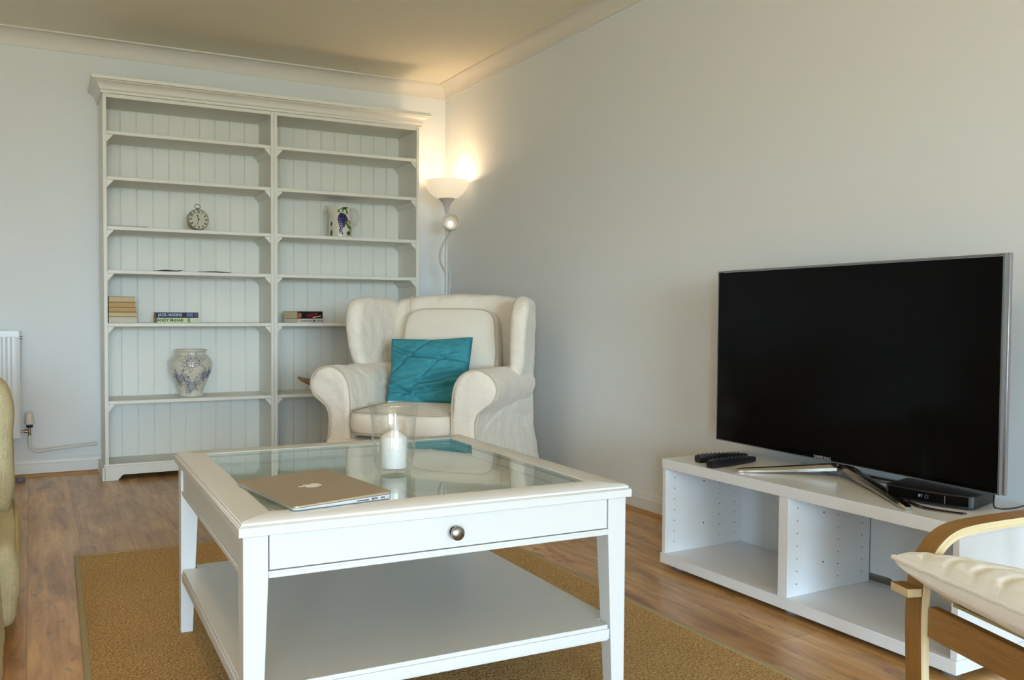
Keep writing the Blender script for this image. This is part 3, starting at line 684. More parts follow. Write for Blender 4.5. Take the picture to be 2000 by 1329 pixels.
for bx_ in (-.2, -1.0): obj('wall_bracket', B((bx_, bx_ + .03, -.10, -.0005, .3, .78)), RAD, rd)
bm = bmesh.new(); lathe(bm, [(0, 0), (.008, 0), (.008, .012), (0, .012)], 12, M=Matrix.Rotation(PI / 2, 4, 'Y'), c=(.004, -.07, .795)); obj('bleed_valve', bm, BRASS, rd)
vx = .048
bm = bmesh.new(); lathe(bm, [(0, .0), (.021, .0), (.026, .004), (.026, .010), (.023, .02), (.021, .05), (.019, .066), (.015, .069), (0, .069)], 24, c=(vx, -.075, .305)); hd = obj('thermostatic_head', bm, mat('cream_valve_plastic', srgb(222, 214, 200), .4), rd)
bm = bmesh.new(); lathe(bm, [(0, 0), (.017, .0), (.018, .014), (0, .014)], 20, c=(vx, -.075, .289)); obj('black_collar', bm, BLACK, hd)
bm = bmesh.new(); lathe(bm, [(0, 0), (.009, 0), (.009, .012), (.007, .014), (.007, .044), (0, .044)], 16, c=(vx, -.075, .244))
lathe(bm, [(0, 0), (.006, 0), (.006, .02), (.010, .022), (.010, .036), (.006, .038), (.006, .05), (0, .05)], 16, M=Matrix.Rotation(PI / 2, 4, 'Y'), c=(0, -.075, .268)); obj('valve_body', bm, BRASS, rd)
bm = bmesh.new(); tube(bm, catmull([(vx, -.075, .246), (vx, -.075, .20), (vx + .006, -.074, .172), (vx + .026, -.07, .154), (vx + .06, -.064, .150), (.2, -.05, .158), (.37, -.034, .168), (.402, -.03, .170)], 6), .009, 10); obj('pipe', bm, mat('painted_pipe', srgb(222, 220, 214), .35), rd)
bm = bmesh.new(); tube(bm, [(.372, -.034, .168), (.402, -.03, .170)], .0105, 12); obj('pipe_clip', bm, WHITEP, rd)

# ------------------------------------------------------------------ floor lamp
lp = thing('floor_lamp', 'white uplighter floor lamp with a glowing bowl and a small reading arm in the corner', 'lamp', (2.107, -.01, -.0)) ; LD = -.024
def LZ(P, k=1.0): return [(r * k * 1.02, .938 + (z - .938) * 1.042 - .024) for r, z in P]
bm = bmesh.new(); tube(bm, [(0, 0, .03), (0, 0, 1.628)], .0085, 12); obj('pole', bm, WHITEP, lp)
bm = bmesh.new(); lathe(bm, [(0, 0), (.118, 0), (.122, .008), (.11, .020), (.03, .032), (.012, .04), (0, .04)], 40); obj('base', bm, WHITEP, lp)
bm = bmesh.new(); lathe(bm, LZ([(.0, 1.588), (.009, 1.588), (.011, 1.605), (.016, 1.635), (.028, 1.662), (.048, 1.684), (.054, 1.690), (0, 1.688)]), 40); obj('shade_holder', bm, mat('grey_white_holder', srgb(205, 198, 188), .4), lp)
sp = LZ([(.0, 1.687), (.05, 1.688), (.080, 1.698), (.108, 1.718), (.132, 1.746), (.147, 1.774), (.1525, 1.795), (.1535, 1.800)], .93)
bm = bmesh.new(); lathe(bm, sp + LZ([(.1500, 1.800), (.144, 1.776), (.129, 1.749), (.106, 1.722), (.079, 1.702), (.05, 1.692), (0, 1.691)], .93), 56); obj('bowl_shade', bm, SHADE, lp)
bm = bmesh.new(); lathe(bm, LZ([(0, 1.693), (.016, 1.693), (.018, 1.705), (.026, 1.725), (.029, 1.742), (.024, 1.762), (.012, 1.773), (0, 1.776)]), 20); obj('bulb', bm, mat('frosted_bulb', (1, .9, .75, 1), .4, emit=((1, .74, .45, 1), 6)), lp)
ld = bpy.data.lights.new('bowl_light', 'POINT'); ld.energy = 3; ld.color = (1.0, .76, .52); ld.shadow_soft_size = .03
lo = bpy.data.objects.new('bowl_light', ld); C.objects.link(lo); lo.parent = lp; lo.location = (0, .02, 1.790)
# globe pendant in the middle of the room, above the frame
pl_ = thing('pendant_lamp', 'glowing white globe pendant lamp hanging from the ceiling over the room', 'lamp', (-.35, -3.2, ZC))
bm = bmesh.new(); tube(bm, [(0, 0, -.02), (0, 0, -.16)], .003, 8); obj('cord', bm, WHITEP, pl_)
bm = bmesh.new(); lathe(bm, [(0, -.03), (.045, -.028), (.05, -.001), (0, -.001)], 24); obj('ceiling_rose', bm, WHITEP, pl_)
bm = bmesh.new(); lathe(bm, [(.11 * math.sin(PI * k / 16), -.27 - .11 * math.cos(PI * k / 16)) for k in range(17)], 28); obj('globe', bm, mat('glowing_globe', (1, .9, .75, 1), .4, emit=((1.0, .72, .47, 1), 30)), pl_)
# reading head on a goose neck
hc = Vector((.006, -.045, 1.532)); hd_ = (Vector((-.38, -4.2, .78)) - Vector((2.1, 0, 1.5))).normalized(); hd_ = (hd_ + Vector((.16, 0, .42))).normalized()
MQ = Matrix.Translation(hc) @ hd_.to_track_quat('Z', 'Y').to_matrix().to_4x4()
bm = bmesh.new(); lathe(bm, [(0, -.062), (.010, -.060), (.013, -.05), (.020, -.042), (.034, -.028), (.044, -.008), (.049, .016), (.051, .030), (.047, .031), (.044, .016), (.036, -.004), (.020, -.022), (0, -.028)], 32, M=MQ @ Matrix.Scale(1.15, 4)); rh = obj('reading_head', bm, mat('grey_white_holder', None), lp)
bm = bmesh.new(); MR = MQ @ Matrix.Scale(1.15, 4); tube(bm, [MR @ Vector((.049 * math.cos(a), .049 * math.sin(a), .030)) for a in [2 * PI * k / 32 for k in range(32)]], .0032, 8, closed=True); obj('head_rim', bm, WHITEP, rh)
bm = bmesh.new(); lathe(bm, [(0, .010), (.010, .008), (.016, .000), (.018, -.010), (.015, -.022), (0, -.025)], 20, M=MQ); obj('reading_bulb', bm, BULB, rh)
bk = MQ @ Vector((0, 0, -.06))
bm = bmesh.new(); tube(bm, catmull([bk, bk + Vector((-.004, -.005, -.035)), (-.034, -.018, 1.40), (-.054, -.012, 1.335), (-.048, -.008, 1.280), (-.022, -.004, 1.232), (-.004, -.002, 1.205)], 8), .0075, 10); obj('goose_neck', bm, mat('grey_white_holder', None), lp)
bm = bmesh.new(); tube(bm, catmull([(.008, .0, 1.25), (.028, -.006, 1.19), (.020, -.006, 1.10), (.012, -.004, .95), (.022, -.004, .7), (.014, 0, .3), (.03, 0, .05)], 8), .0022, 6); obj('power_cord', bm, WHITEP, lp)

# ------------------------------------------------------------------ wing armchair
ac = thing('wing_armchair', 'cream slipcovered wing armchair with rolled arms in the corner', 'armchair', (1.13, -1.50, 0), math.radians(-47))
FOL = [(.11, .013), (.045, .006)]
def arm(s):      # s=-1 the viewer's left
    prof = [(.245, .10), (.245, .30), (.248, .45), (.252, .55), (.262, .615), (.290, .662), (.335, .690), (.385, .692), (.432, .672), (.462, .632), (.464, .585), (.444, .545), (.410, .520), (.378, .490), (.366, .44), (.372, .36), (.392, .25), (.418, .12), (.425, .03), (.300, .03), (.25, .05)]
    P = [tuple(v[:2]) for v in catmull([(a, b_, 0) for a, b_ in prof], 3, closed=True)]
    bm = bmesh.new()
    def fn(a, b_, t):
        k = t / .74; dz = -.02 * k; out = 1 - .02 * k
        return (s * a * out, t, b_ + (dz if b_ > .4 else 0))
    soft_slab(bm, P, .01, .72, .022, fn)
    o = obj('arm', bm, COVER, ac); remesh(o, .010, 5, FOL)
    # piping round the arm front
    bm = bmesh.new(); Q = offset_poly(P, .004); loop = [Vector((s * a, .020, b_)) for a, b_ in Q if b_ > .06]
    i0 = min(range(len(loop)), key=lambda i: (loop[i].z, loop[i].x * s)); loop = loop[i0:] + loop[:i0]
    tube(bm, [(p.x, p.y, p.z) for p in loop], .0042, 6, closed=True); obj('arm_piping', bm, PIPE, o)
for s in (-1, 1): arm(s)
def wing(s):
    prof = [(.455, .60), (.440, .66), (.420, .72), (.402, .80), (.398, .88), (.410, .95), (.440, 1.0), (.490, 1.022), (.56, 1.026), (.66, 1.02), (.76, 1.02), (.82, 1.0), (.84, .9), (.84, .6), (.82, .40), (.55, .45)]
    P = [tuple(v[:2]) for v in catmull([(a, b_, 0) for a, b_ in prof], 3, closed=True)]
    bm = bmesh.new()
    def fn(a, b_, t):
        k = (.84 - a) / .44; kk = max(0, (b_ - .6) / .42)
        lo_ = max(0, min(1, (b_ - .48) / .22)); u = .335 + .012 * lo_ + t * (1 + .25 * max(0, k) * kk) + .045 * k * lo_ + .018 * k * kk
        return (s * u, a, b_)
    soft_slab(bm, P, 0, .075, .034, fn)
    o = obj('wing', bm, COVER, ac); remesh(o, .010, 6, FOL)
for s in (-1, 1): wing(s)
P = [(-.385, .08), (.385, .08), (.385, .5), (.375, .9), (.370, .985), (.345, 1.02), (.2, 1.040), (0, 1.046), (-.2, 1.040), (-.345, 1.02), (-.370, .985), (-.375, .9), (-.385, .5)]
bm = bmesh.new(); soft_slab(bm, P, 0, .15, .045, lambda a, b_, t: (a, .72 + t + .05 * (b_ - .5) + .02, b_)); o = obj('backrest', bm, COVER, ac); remesh(o, .012, 5, FOL)
# skirt / seat box
bm = bmesh.new(); P = [(-.40, .03), (.40, .03), (.41, .10), (.37, .34), (-.37, .34), (-.41, .10)]
soft_slab(bm, [(-.385, .02), (.385, .02), (.372, .355), (-.372, .355)], -.012, .80, .03, lambda a, b_, t: (a, t - (.02 * (1 - b_ / .36) if t < .1 else 0), b_)); o = obj('skirt', bm, COVER, ac); remesh(o, .012, 3, FOL)
# side and back skirt flare below the right arm
bm = bmesh.new()
soft_slab(bm, [(.445, .015), (.30, .015), (.30, .60), (.405, .60), (.412, .35)], .03, .86, .02, lambda a, b_, t: (a + (.03 * t if b_ < .1 else 0) - (.05 * max(0, 1 - t / .3) if b_ > .3 else .03 * max(0, 1 - t / .3)), t, b_ - (.24 * max(0, 1 - t / .3) if b_ > .5 else 0))); o = obj('side_skirt', bm, COVER, ac); remesh(o, .010, 3, FOL)
# cushions
def box_cushion(bm, w, d, h, crown, cen, fn, n=18):
    """rounded box cushion w x d x h, crowned on top"""
    P = []
    nn = 40
    for k in range(nn):
        a = 2 * PI * k / nn; c_, s_ = math.cos(a), math.sin(a); e = .34
        P.append((w / 2 * math.copysign(abs(c_) ** e, c_), d / 2 * math.copysign(abs(s_) ** e, s_)))
    levels = [(-h / 2 - crown * .3, .0), (-h / 2 - crown * .25, .5), (-h / 2, .93), (-h / 2 + h * .10, .985), (0, 1.01), (h / 2 - h * .10, .985), (h / 2, .93), (h / 2 + crown * .75, .5), (h / 2 + crown, 0)]
    rings = []
    for z, s in levels:
        if s == 0: rings.append([bm.verts.new(fn(cen[0], cen[1], cen[2] + z))])
        else: rings.append([bm.verts.new(fn(cen[0] + x * s, cen[1] + y * s, cen[2] + z)) for x, y in P])
    for A, D in zip(rings, rings[1:]):
        for k in range(nn):
            j = (k + 1) % nn
            if len(A) == 1: bm.faces.new((A[0], D[k], D[j]))
            elif len(D) == 1: bm.faces.new((A[k], A[j], D[0]))
            else: bm.faces.new((A[k], A[j], D[j], D[k]))
    return P
bm = bmesh.new(); P = box_cushion(bm, .505, .62, .105, .018, (0, .245, .435), lambda x, y, z: (x, y, z)); sc_o = obj('seat_cushion', bm, COVERC, ac, sub=2)
for zz, sx_ in ((.437 + .052, .955), (.437 - .052, .955)):
    bm = bmesh.new(); tube(bm, [(x * sx_, .245 + y * sx_, zz) for x, y in P], .0042, 6, closed=True); obj('cushion_piping', bm, PIPE, sc_o)
lean = Matrix.Translation((0, .635, .495)) @ Matrix.Rotation(math.radians(-13), 4, 'X')
bm = bmesh.new(); P = box_cushion(bm, .56, .48, .13, .03, (0, 0, 0), lambda x, y, z: lean @ Vector((x * (1 - .06 * (y > 0)), -z, y + .24))); bc = obj('back_cushion', bm, COVERC, ac, sub=2)
bm = bmesh.new(); tube(bm, [lean @ Vector((x * .955 * (1 - .06 * (y > 0)), -.058, y * .955 + .24)) for x, y in P], .0042, 6, closed=True); obj('cushion_piping', bm, PIPE, bc)
# gather seam at the top left of the back
bm = bmesh.new(); tube(bm, [(-.245, .765 + .02, 1.038), (-.245, .72, 1.030), (-.245, .71, .985), (-.247, .715, .90)], .003, 6); obj('back_seam', bm, PIPE, ac)

# teal cushion on the armchair
FD = [(.020, .013, lambda x: .062 + .9 * max(0, -x - .04) ** 1.5 - .10 * x * (x > 0)), (-.014, .016, lambda x: .044 + .9 * max(0, -x - .04) ** 1.5 - .08 * x * (x > 0)), (.014, .011, lambda x: .10 + .9 * (x + .06) if x < .02 else .2),
      (.016, .013, lambda x: -.060 + .22 * x), (-.014, .016, lambda x: -.040 + .25 * x), (.018, .012, lambda x: -.105 + .10 * x + .5 * x * x), (-.014, .015, lambda x: -.085 + .1 * x + .5 * x * x), (.012, .012, lambda x: -.02 + .12 * math.sin(x * 9)), (.014, .012, lambda x: -.14 - .5 * (x + .05) if x < .05 else -.14 + .3 * (x - .05))]
tp = pillow_bm(.425, .345, .14, 90, .34, .012, 3, corner=1.2, folds=FD)
po = obj('velvet_cushion', tp, TEAL, sub=1); tag(po, 'teal velvet cushion with creases leaning in the cream armchair', 'cushion')
acM = Matrix.Translation((1.13, -1.50, 0)) @ Matrix.Rotation(math.radians(-47), 4, 'Z')
po.matrix_world = acM @ Matrix.Translation((-.015, .42, .650)) @ Matrix.Rotation(math.radians(4), 4, 'Z') @ Matrix.Rotation(math.radians(-20), 4, 'X') @ Matrix.Rotation(math.radians(-5), 4, 'Y') @ Matrix(((1, 0, .10, 0), (0, 1, 0, 0), (0, 0, 1, 0), (0, 0, 0, 1)))
bm = bmesh.new(); w_, h_ = .425, .345; loop = []
for k in range(80):
    u = k / 80 * 4; s_ = int(u); f_ = (u - s_) * 2 - 1
    a, b_ = [(f_, -1), (1, f_), (-f_, 1), (-1, -f_)][s_]
    loop.append((a * w_ / 2 * (1 - .05 * (1 - abs(b_)) * abs(a) * 1.2), 0, b_ * h_ / 2 * (1 - .05 * (1 - abs(a)) * abs(b_) * 1.2)))
tube(bm, loop, .0028, 6, closed=True); obj('seam', bm, TEALD, po)

# ------------------------------------------------------------------ coffee table
TX, TY, TA, TZ = .4693, -2.9403, -.018, .5316
tb = thing('coffee_table', 'square white coffee table with a glass top, drawer and lower shelf', 'table', (TX, TY, .0065), TA)
TW, TD = .935, .93; z1 = TZ - .0065; gi = .078; hx, hy = TW / 2, TD / 2
bm = bmesh.new()
# rim section: (distance inwards from the outer edge, z)
RP = [(gi, z1), (.012, z1), (.006, z1 - .003), (.005, z1 - .009), (.0, z1 - .011), (.0, z1 - .030), (gi, z1 - .030)]
cor = [(-1, -1), (1, -1), (1, 1), (-1, 1)]
for k in range(4):
    a, b_ = cor[k], cor[(k + 1) % 4]; bm2 = bmesh.new()
    r0 = [bm2.verts.new((a[0] * (hx - d), a[1] * (hy - d), z)) for d, z in RP]; r1 = [bm2.verts.new((b_[0] * (hx - d), b_[1] * (hy - d), z)) for d, z in RP]; n = len(RP)
    for i in range(n): bm2.faces.new((r0[i], r0[(i + 1) % n], r1[(i + 1) % n], r1[i]))
    bm2.faces.new(r0[::-1]); bm2.faces.new(r1); obj('top_rail', bm2, TABLE, tb, bevel=.0008, seg=1)
gx, gy = hx - gi, hy - gi
obj('glass_pane', B((-gx + .0005, gx - .0005, -gy + .0005, gy - .0005, z1 - .007, z1 - .001)), GLASS, tb, smooth=False)
obj('glass_seal', B((-gx + .0002, -gx + .003, -gy, gy, z1 - .012, z1 - .0075), (gx - .003, gx - .0002, -gy, gy, z1 - .012, z1 - .0075), (-gx, gx, -gy + .0002, -gy + .003, z1 - .012, z1 - .0075), (-gx, gx, gy - .003, gy - .0002, z1 - .012, z1 - .0075)), mat('dark_glass_edge', srgb(60, 80, 76), .3), tb, smooth=False)
lz = z1 - .030; apz = lz - .088; ins = .010
for sx_ in (-1, 1):
    for sy_ in (-1, 1):
        bm = bmesh.new(); ox, oy = sx_ * (hx - ins), sy_ * (hy - ins)
        def sq(wd, z): return [bm.verts.new((ox - sx_ * a, oy - sy_ * b_, z)) for a, b_ in ((0, 0), (wd, 0), (wd, wd), (0, wd))]
        R3 = [sq(.034, 0), sq(.0500, apz), sq(.0500, lz)]
        for A, D in zip(R3, R3[1:]):
            for i in range(4): bm.faces.new((A[i], A[(i + 1) % 4], D[(i + 1) % 4], D[i]))
        bm.faces.new(R3[0][::-1]); bm.faces.new(R3[-1]); obj('leg', bm, TABLE, tb, bevel=.0015)
e = .0505
def apron(x0, x1, y0, y1, out):      # plain board with a moulded lip at its foot
    bm = B((x0, x1, y0, y1, apz + .002, lz))
    if out[0]: xx = x0 if out[0] < 0 else x1; box(bm, min(xx, xx + out[0] * .004), max(xx, xx + out[0] * .004), y0, y1, apz, apz + .012)
    else: yy = y0 if out[1] < 0 else y1; box(bm, x0, x1, min(yy, yy + out[1] * .004), max(yy, yy + out[1] * .004), apz, apz + .012)
    return obj('apron', bm, TABLE, tb, bevel=.0015)
apron(-hx + ins + .006, -hx + ins + .024, -hy + ins + e, hy - ins - e, (-1, 0)); apron(hx - ins - .024, hx - ins - .006, -hy + ins + e, hy - ins - e, (1, 0)); apron(-hx + ins + e, hx - ins - e, hy - ins - .024, hy - ins - .006, (0, 1))
# front: rail below, drawer with shadow gaps
fy = -hy + ins
obj('front_rail', B((-hx + ins + e, hx - ins - e, fy + .001, fy + .02, apz, apz + .0135), (-hx + ins + e, hx - ins - e, fy - .001, fy + .02, apz, apz + .009)), TABLE, tb, bevel=.0015)
dr = obj('drawer', B((-hx + ins + e + .0022, hx - ins - e - .0022, fy + .003, fy + .021, apz + .0155, lz - .0025)), TABLE, tb, bevel=.001)
bm = bmesh.new(); kb = Matrix.Translation((0, fy + .003, apz + .0155 + (lz - apz - .018) / 2)) @ Matrix.Rotation(PI / 2, 4, 'X')
lathe(bm, [(0, 0), (.0085, 0), (.0075, .004), (.006, .010), (.010, .014), (.0150, .017), (.0158, .020), (.0150, .0235), (.012, .026), (.0, .0285)], 32, M=kb); obj('knob', bm, STEEL, dr)
bm = bmesh.new(); lathe(bm, [(0, .0), (.0105, 0), (.0105, .0015), (0, .0015)], 32, M=kb); obj('knob_washer', bm, STEEL, dr)
ix0, ix1, iy0, iy1 = -hx + ins + .030, hx - ins - .030, fy + .024, hy - ins - .028
tray = obj('drawer_tray', B((ix0, ix1, iy0, iy1, apz + .014, apz + .020), (ix0, ix0 + .012, iy0, iy1, apz + .0202, lz - .016), (ix1 - .012, ix1, iy0, iy1, apz + .0202, lz - .016), (ix0 + .0125, ix1 - .0125, iy1 - .012, iy1, apz + .0202, lz - .016)), TABLE, dr)
obj('tray_divider', B((ix0 + .013, ix1 - .013, .09, .102, apz + .0205, lz - .018)), TABLE, dr); obj('tray_divider', B((.03, .042, iy0 + .001, .089, apz + .0205, lz - .018)), TABLE, dr)
# lower shelf, notched round the legs
sz0, sz1 = .150, .188; wl = .041
X, Y = hx - ins - .002, hy - ins - .002; nX, nY = hx - ins - .0425, hy - ins - .0425
bm = bmesh.new(); P = [(-nX, -Y), (nX, -Y), (nX, -nY), (X, -nY), (X, nY), (nX, nY), (nX, Y), (-nX, Y), (-nX, nY), (-X, nY), (-X, -nY), (-nX, -nY)]
prism(bm, P, sz0 + .004, sz1 - .010, 'z'); bm3 = bm
prism(bm, offset_poly(P, .004), sz1 - .010, sz1, 'z'); prism(bm, offset_poly(P, .003), sz0, sz0 + .004, 'z')
obj('lower_shelf', bm, TABLE, tb, bevel=.0012)

# things on the table
def on_table(name, label, cat, x, y, rz): return thing(name, label, cat, (x, y, TZ - .0006), rz)
lt = on_table('laptop', 'closed silver laptop lying on the glass top of the coffee table', 'laptop', .2065, -3.1765, math.radians(8.5))
def rr(w, h, r, n=6):
    out = []
    for cx, cy, a0 in ((w / 2 - r, h / 2 - r, 0), (-w / 2 + r, h / 2 - r, PI / 2), (-w / 2 + r, -h / 2 + r, PI), (w / 2 - r, -h / 2 + r, 1.5 * PI)):
        for k in range(n + 1): a = a0 + PI / 2 * k / n; out.append((cx + r * math.cos(a), cy + r * math.sin(a)))
    return out
LW, LH = .236, .326
def wedge(P, zf0, zf1, ins0=0, ins1=0):
    bm = bmesh.new(); A = [bm.verts.new((x, y, zf0(x))) for x, y in offset_poly(P, ins0)]; D = [bm.verts.new((x, y, zf1(x))) for x, y in offset_poly(P, ins1)]; n = len(P)
    for k in range(n): bm.faces.new((A[k], A[(k + 1) % n], D[(k + 1) % n], D[k]))
    bm.faces.new(A[::-1]); bm.faces.new(D); return bm
P = rr(LW, LH, .012); th = lambda x: .0085 + .0060 * (x / LW + .5)
for sx_ in (-1, 1):
    for sy_ in (-1, 1): feet = bmesh.new(); lathe(feet, [(0, 0), (.006, 0), (.006, .0018), (0, .0018)], 12, c=(sx_ * .09, sy_ * .13, 0)); obj('foot', feet, BLACK, lt)
base = obj('base', wedge(P, lambda x: .0015 + .0022 * (.5 - x / LW), lambda x: .0015 + th(x) * .72, .0025, 0), ALUE, lt, bevel=.0006)
lid = obj('lid', wedge(P, lambda x: .0022 + th(x) * .72, lambda x: .0036 + th(x), 0, .0008), ALU, lt, bevel=.0008)
lz_ = lambda x: .0037 + th(x)
# emblem: a bitten apple with a leaf, its top towards -x
def apple():
    out = []
    pts = [(0, .40), (.14, .47), (.30, .45), (.42, .34), (.33, .22), (.29, .06), (.34, -.10), (.45, -.19), (.36, -.38), (.22, -.50), (.10, -.49), (0, -.45), (-.10, -.49), (-.22, -.50), (-.36, -.36), (-.45, -.12), (-.46, .12), (-.38, .34), (-.22, .46), (-.08, .45)]
    return [(p.x, p.y) for p in catmull([(a, b_, 0) for a, b_ in pts], 4, closed=True)]
bm = bmesh.new(); S = .040
def ap(p): x = -p.y * S; return Vector((x + .002, p.x * S, lz_(x) + p.z))
prism(bm, apple(), .0002, .0006, 'z', fn=ap)
lf = [(p.x, p.y) for p in catmull([(.02, .50, 0), (.04, .62, 0), (.14, .74, 0), (.20, .76, 0), (.18, .64, 0), (.10, .53, 0)], 4, closed=True)]
prism(bm, lf, .0002, .0006, 'z', fn=ap); obj('fruit_emblem', bm, mat('white_emblem', srgb(244, 240, 232), .3), lid)
ye = -LH / 2
bm = bmesh.new()
box(bm, .030, .058, ye - .0004, ye + .002, .0052, .0068); box(bm, .066, .079, ye - .0004, ye + .002, .0048, .0088); box(bm, .089, .097, ye - .0004, ye + .002, .0055, .0088)
obj('ports', bm, mat('dark_port_grey', srgb(60, 62, 70), .4), base, smooth=False)
obj('port_tongue', B((.068, .077, ye - .0008, ye - .0004, .0068, .0078), (.091, .095, ye - .0008, ye - .0004, .0068, .0078)), ALUE, base, smooth=False)

hv = on_table('hurricane_vase', 'clear flared glass hurricane vase on the coffee table, holding a candle', 'vase', .474, -3.02, 0)
hp = [(0, .0), (.036, .0), (.041, .003), (.0455, .011), (.0520, .030), (.0555, .055), (.0565, .085), (.0570, .115), (.0590, .140), (.0630, .160), (.0675, .1745)]
hi = [(.0655, .1750), (.0608, .1600), (.0568, .140), (.0548, .115), (.0543, .085), (.0533, .055), (.0498, .032), (.0440, .014), (.036, .011), (0, .010)]
bm = bmesh.new(); lathe(bm, [(p.x, p.z) for p in catmull([(r, 0, z) for r, z in hp], 3)] + [(.0668, .1762)] + [(p.x, p.z) for p in catmull([(r, 0, z) for r, z in hi], 3)], 64); obj('glass_body', bm, VGLASS, hv, ang=60)
bm = bmesh.new(); tube(bm, [(.0665 * math.cos(a), .0665 * math.sin(a), .1755) for a in [2 * PI * k / 64 for k in range(64)]], .0013, 8, closed=True); obj('glass_rim', bm, VGLASS, hv)
cd = thing('pillar_candle', 'short white pillar candle with a domed top inside the glass vase', 'candle', (.474, -3.02, TZ + .0106))
bm = bmesh.new(); lathe(bm, [(0, 0), (.0335, 0), (.0345, .003), (.0340, .008), (.0345, .074), (.0330, .080), (.018, .089), (.006, .0945), (0, .0955)], 48); obj('wax', bm, WAX, cd)
bm = bmesh.new(); tube(bm, [(0, 0, .094), (.0008, 0, .100), (0, 0, .106)], .0012, 6); obj('wick', bm, mat('waxed_wick', srgb(236, 230, 214), .8), cd)

# ------------------------------------------------------------------ TV bench
BX, BY, BA = 1.7339, -2.583, .0172; BL, BZ, BHt, BDp = 1.1022, .02, .3872, .41
tv = thing('tv_bench', 'low white open media bench under the television', 'tv bench', (BX, BY, 0), BA)
# local: x = depth (towards the wall), -y = along
pt = .018; tt = .036; top0 = BZ + BHt - tt; bot1 = BZ + tt
obj('top_board', B((0, BDp, -BL, 0, top0, BZ + BHt)), BENCH, tv, bevel=.001)
bot = obj('bottom_board', B((-.003, BDp - .001, -BL - .002, .002, BZ, bot1)), BENCH, tv, bevel=.001)
def holes(bm, y, s, x_list, z0=.095, z1_=.335, n=7, r=.0022):
    for x in x_list:
        for k in range(n):
            z = z0 + (z1_ - z0) * k / (n - 1); v = [bm.verts.new((x + r * math.cos(a), y + s * .0004, z + r * math.sin(a))) for a in [2 * PI * j / 8 for j in range(8)]]
            bm.faces.new(v)
for y0, y1 in ((-pt, -.0005), (-BL + .0005, -BL + pt)):
    o = obj('side_panel', B((.003, BDp - .004, y0, y1, bot1 + .0003, top0 - .0003)), BENCH, tv, bevel=.0008)
    if y0 > -.1:
        bm = bmesh.new(); holes(bm, y0, -1, (.045, .27, .35)); holes(bm, y0, -1, (.19,), .15, .31, 2, .003); obj('peg_holes', bm, BLACKM, o, smooth=False)
o = obj('divider', B((.003, BDp - .02, -BL / 2 - .018, -BL / 2 + .018, bot1 + .0003, top0 - .0003)), BENCH, tv, bevel=.0008)
bm = bmesh.new(); holes(bm, -BL / 2 - .018, -1, (.045, .235, .35)); holes(bm, -BL / 2 - .018, -1, (.165,), .15, .31, 2, .003); obj('peg_holes', bm, BLACKM, o, smooth=False)
obj('back_panel', B((BDp - .018, BDp - .010, -BL / 2 + .019, -pt, bot1, top0)), BENCH, tv, smooth=False)
# right back panel with a cable notch in its lower corner
yb0, yb1 = -BL + pt, -BL / 2 - .019; nw, nh = .085, .030
P = [(yb0, bot1), (yb1 - nw, bot1), (yb1 - nw, bot1 + nh - .015)] + [(yb1 - nw + .015 * (1 - math.cos(a)), bot1 + nh - .015 + .015 * math.sin(a)) for a in [PI / 2 * k / 5 for k in range(1, 6)]] + [(yb1, bot1 + nh), (yb1, top0), (yb0, top0)]
bm = bmesh.new(); prism(bm, P, BDp - .018, BDp - .010, 'x'); obj('back_panel', bm, BENCH, tv, smooth=False)
for xx in (.05, BDp - .05):
    for yy in (-.045, -BL / 2, -BL + .045):
        bm = bmesh.new(); lathe(bm, [(0, .0), (.022, .0), (.024, .004), (.024, .016), (.018, .0198), (0, .0198)], 20, c=(xx, yy, 0)); obj('foot', bm, GREYP, tv)
BT = BZ + BHt

# ------------------------------------------------------------------ television
tx = thing('television', 'large flat black television with a thin silver bezel on a chrome stand', 'television', (2.0327, -2.547, BT), -.0451)
# local: +y is away from the camera end, screen faces -x ; screen spans y from 0 to -w
w_, h_, z0 = 1.0996, .6516, .455 - BT; sl = -.005
obj('screen', B((-.0025, .010, -w_ + .006, -.006, z0 + .012, z0 + h_ - .006)), BLACKG, tx, bevel=.001)
obj('lower_bezel', B((-.003, .012, -w_ + .0045, -.0045, z0 + .0035, z0 + .0118)), BLACKG, tx)
fr = obj('bezel', B((-.003, .014, -w_, -w_ + .0042, z0, z0 + h_), (-.003, .014, -.0042, 0, z0, z0 + h_), (-.003, .014, -w_ + .0044, -.0044, z0 + h_ - .0042, z0 + h_), (-.003, .014, -w_ + .0044, -.0044, z0, z0 + .0034)), mat('silver_bezel', srgb(150, 154, 156), .25, .8), tx)
obj('rear_trim', B((.0142, .026, -w_ - .004, -w_ + .002, z0 - .002, z0 + h_ + .003), (.0142, .026, -.002, .004, z0 - .002, z0 + h_ + .003), (.0142, .026, -w_ + .003, -.003, z0 + h_ - .003, z0 + h_ + .003), (.0142, .026, -w_ + .003, -.003, z0 - .002, z0 + .004)), mat('satin_side_trim', srgb(176, 172, 178), .2, .9), tx, bevel=.001)
bm = bmesh.new(); soft_slab(bm, [(-w_ + .01, z0 + .004), (-.01, z0 + .004), (-.01, z0 + h_ - .004), (-w_ + .01, z0 + h_ - .004)], .0264, .040, .006, lambda a, b_, t: (t, a, b_)); obj('rear_shell', bm, BLACK, tx)
text_obj('maker_lettering', 'SAMSUNG', .0145, mat('grey_print', srgb(170, 170, 172), .4), tx, frame((-.0031, -w_ * .50 + .038, z0 + .0085), (0, -1, 0), (0, 0, 1)), bold=.0002, sx=1.05)
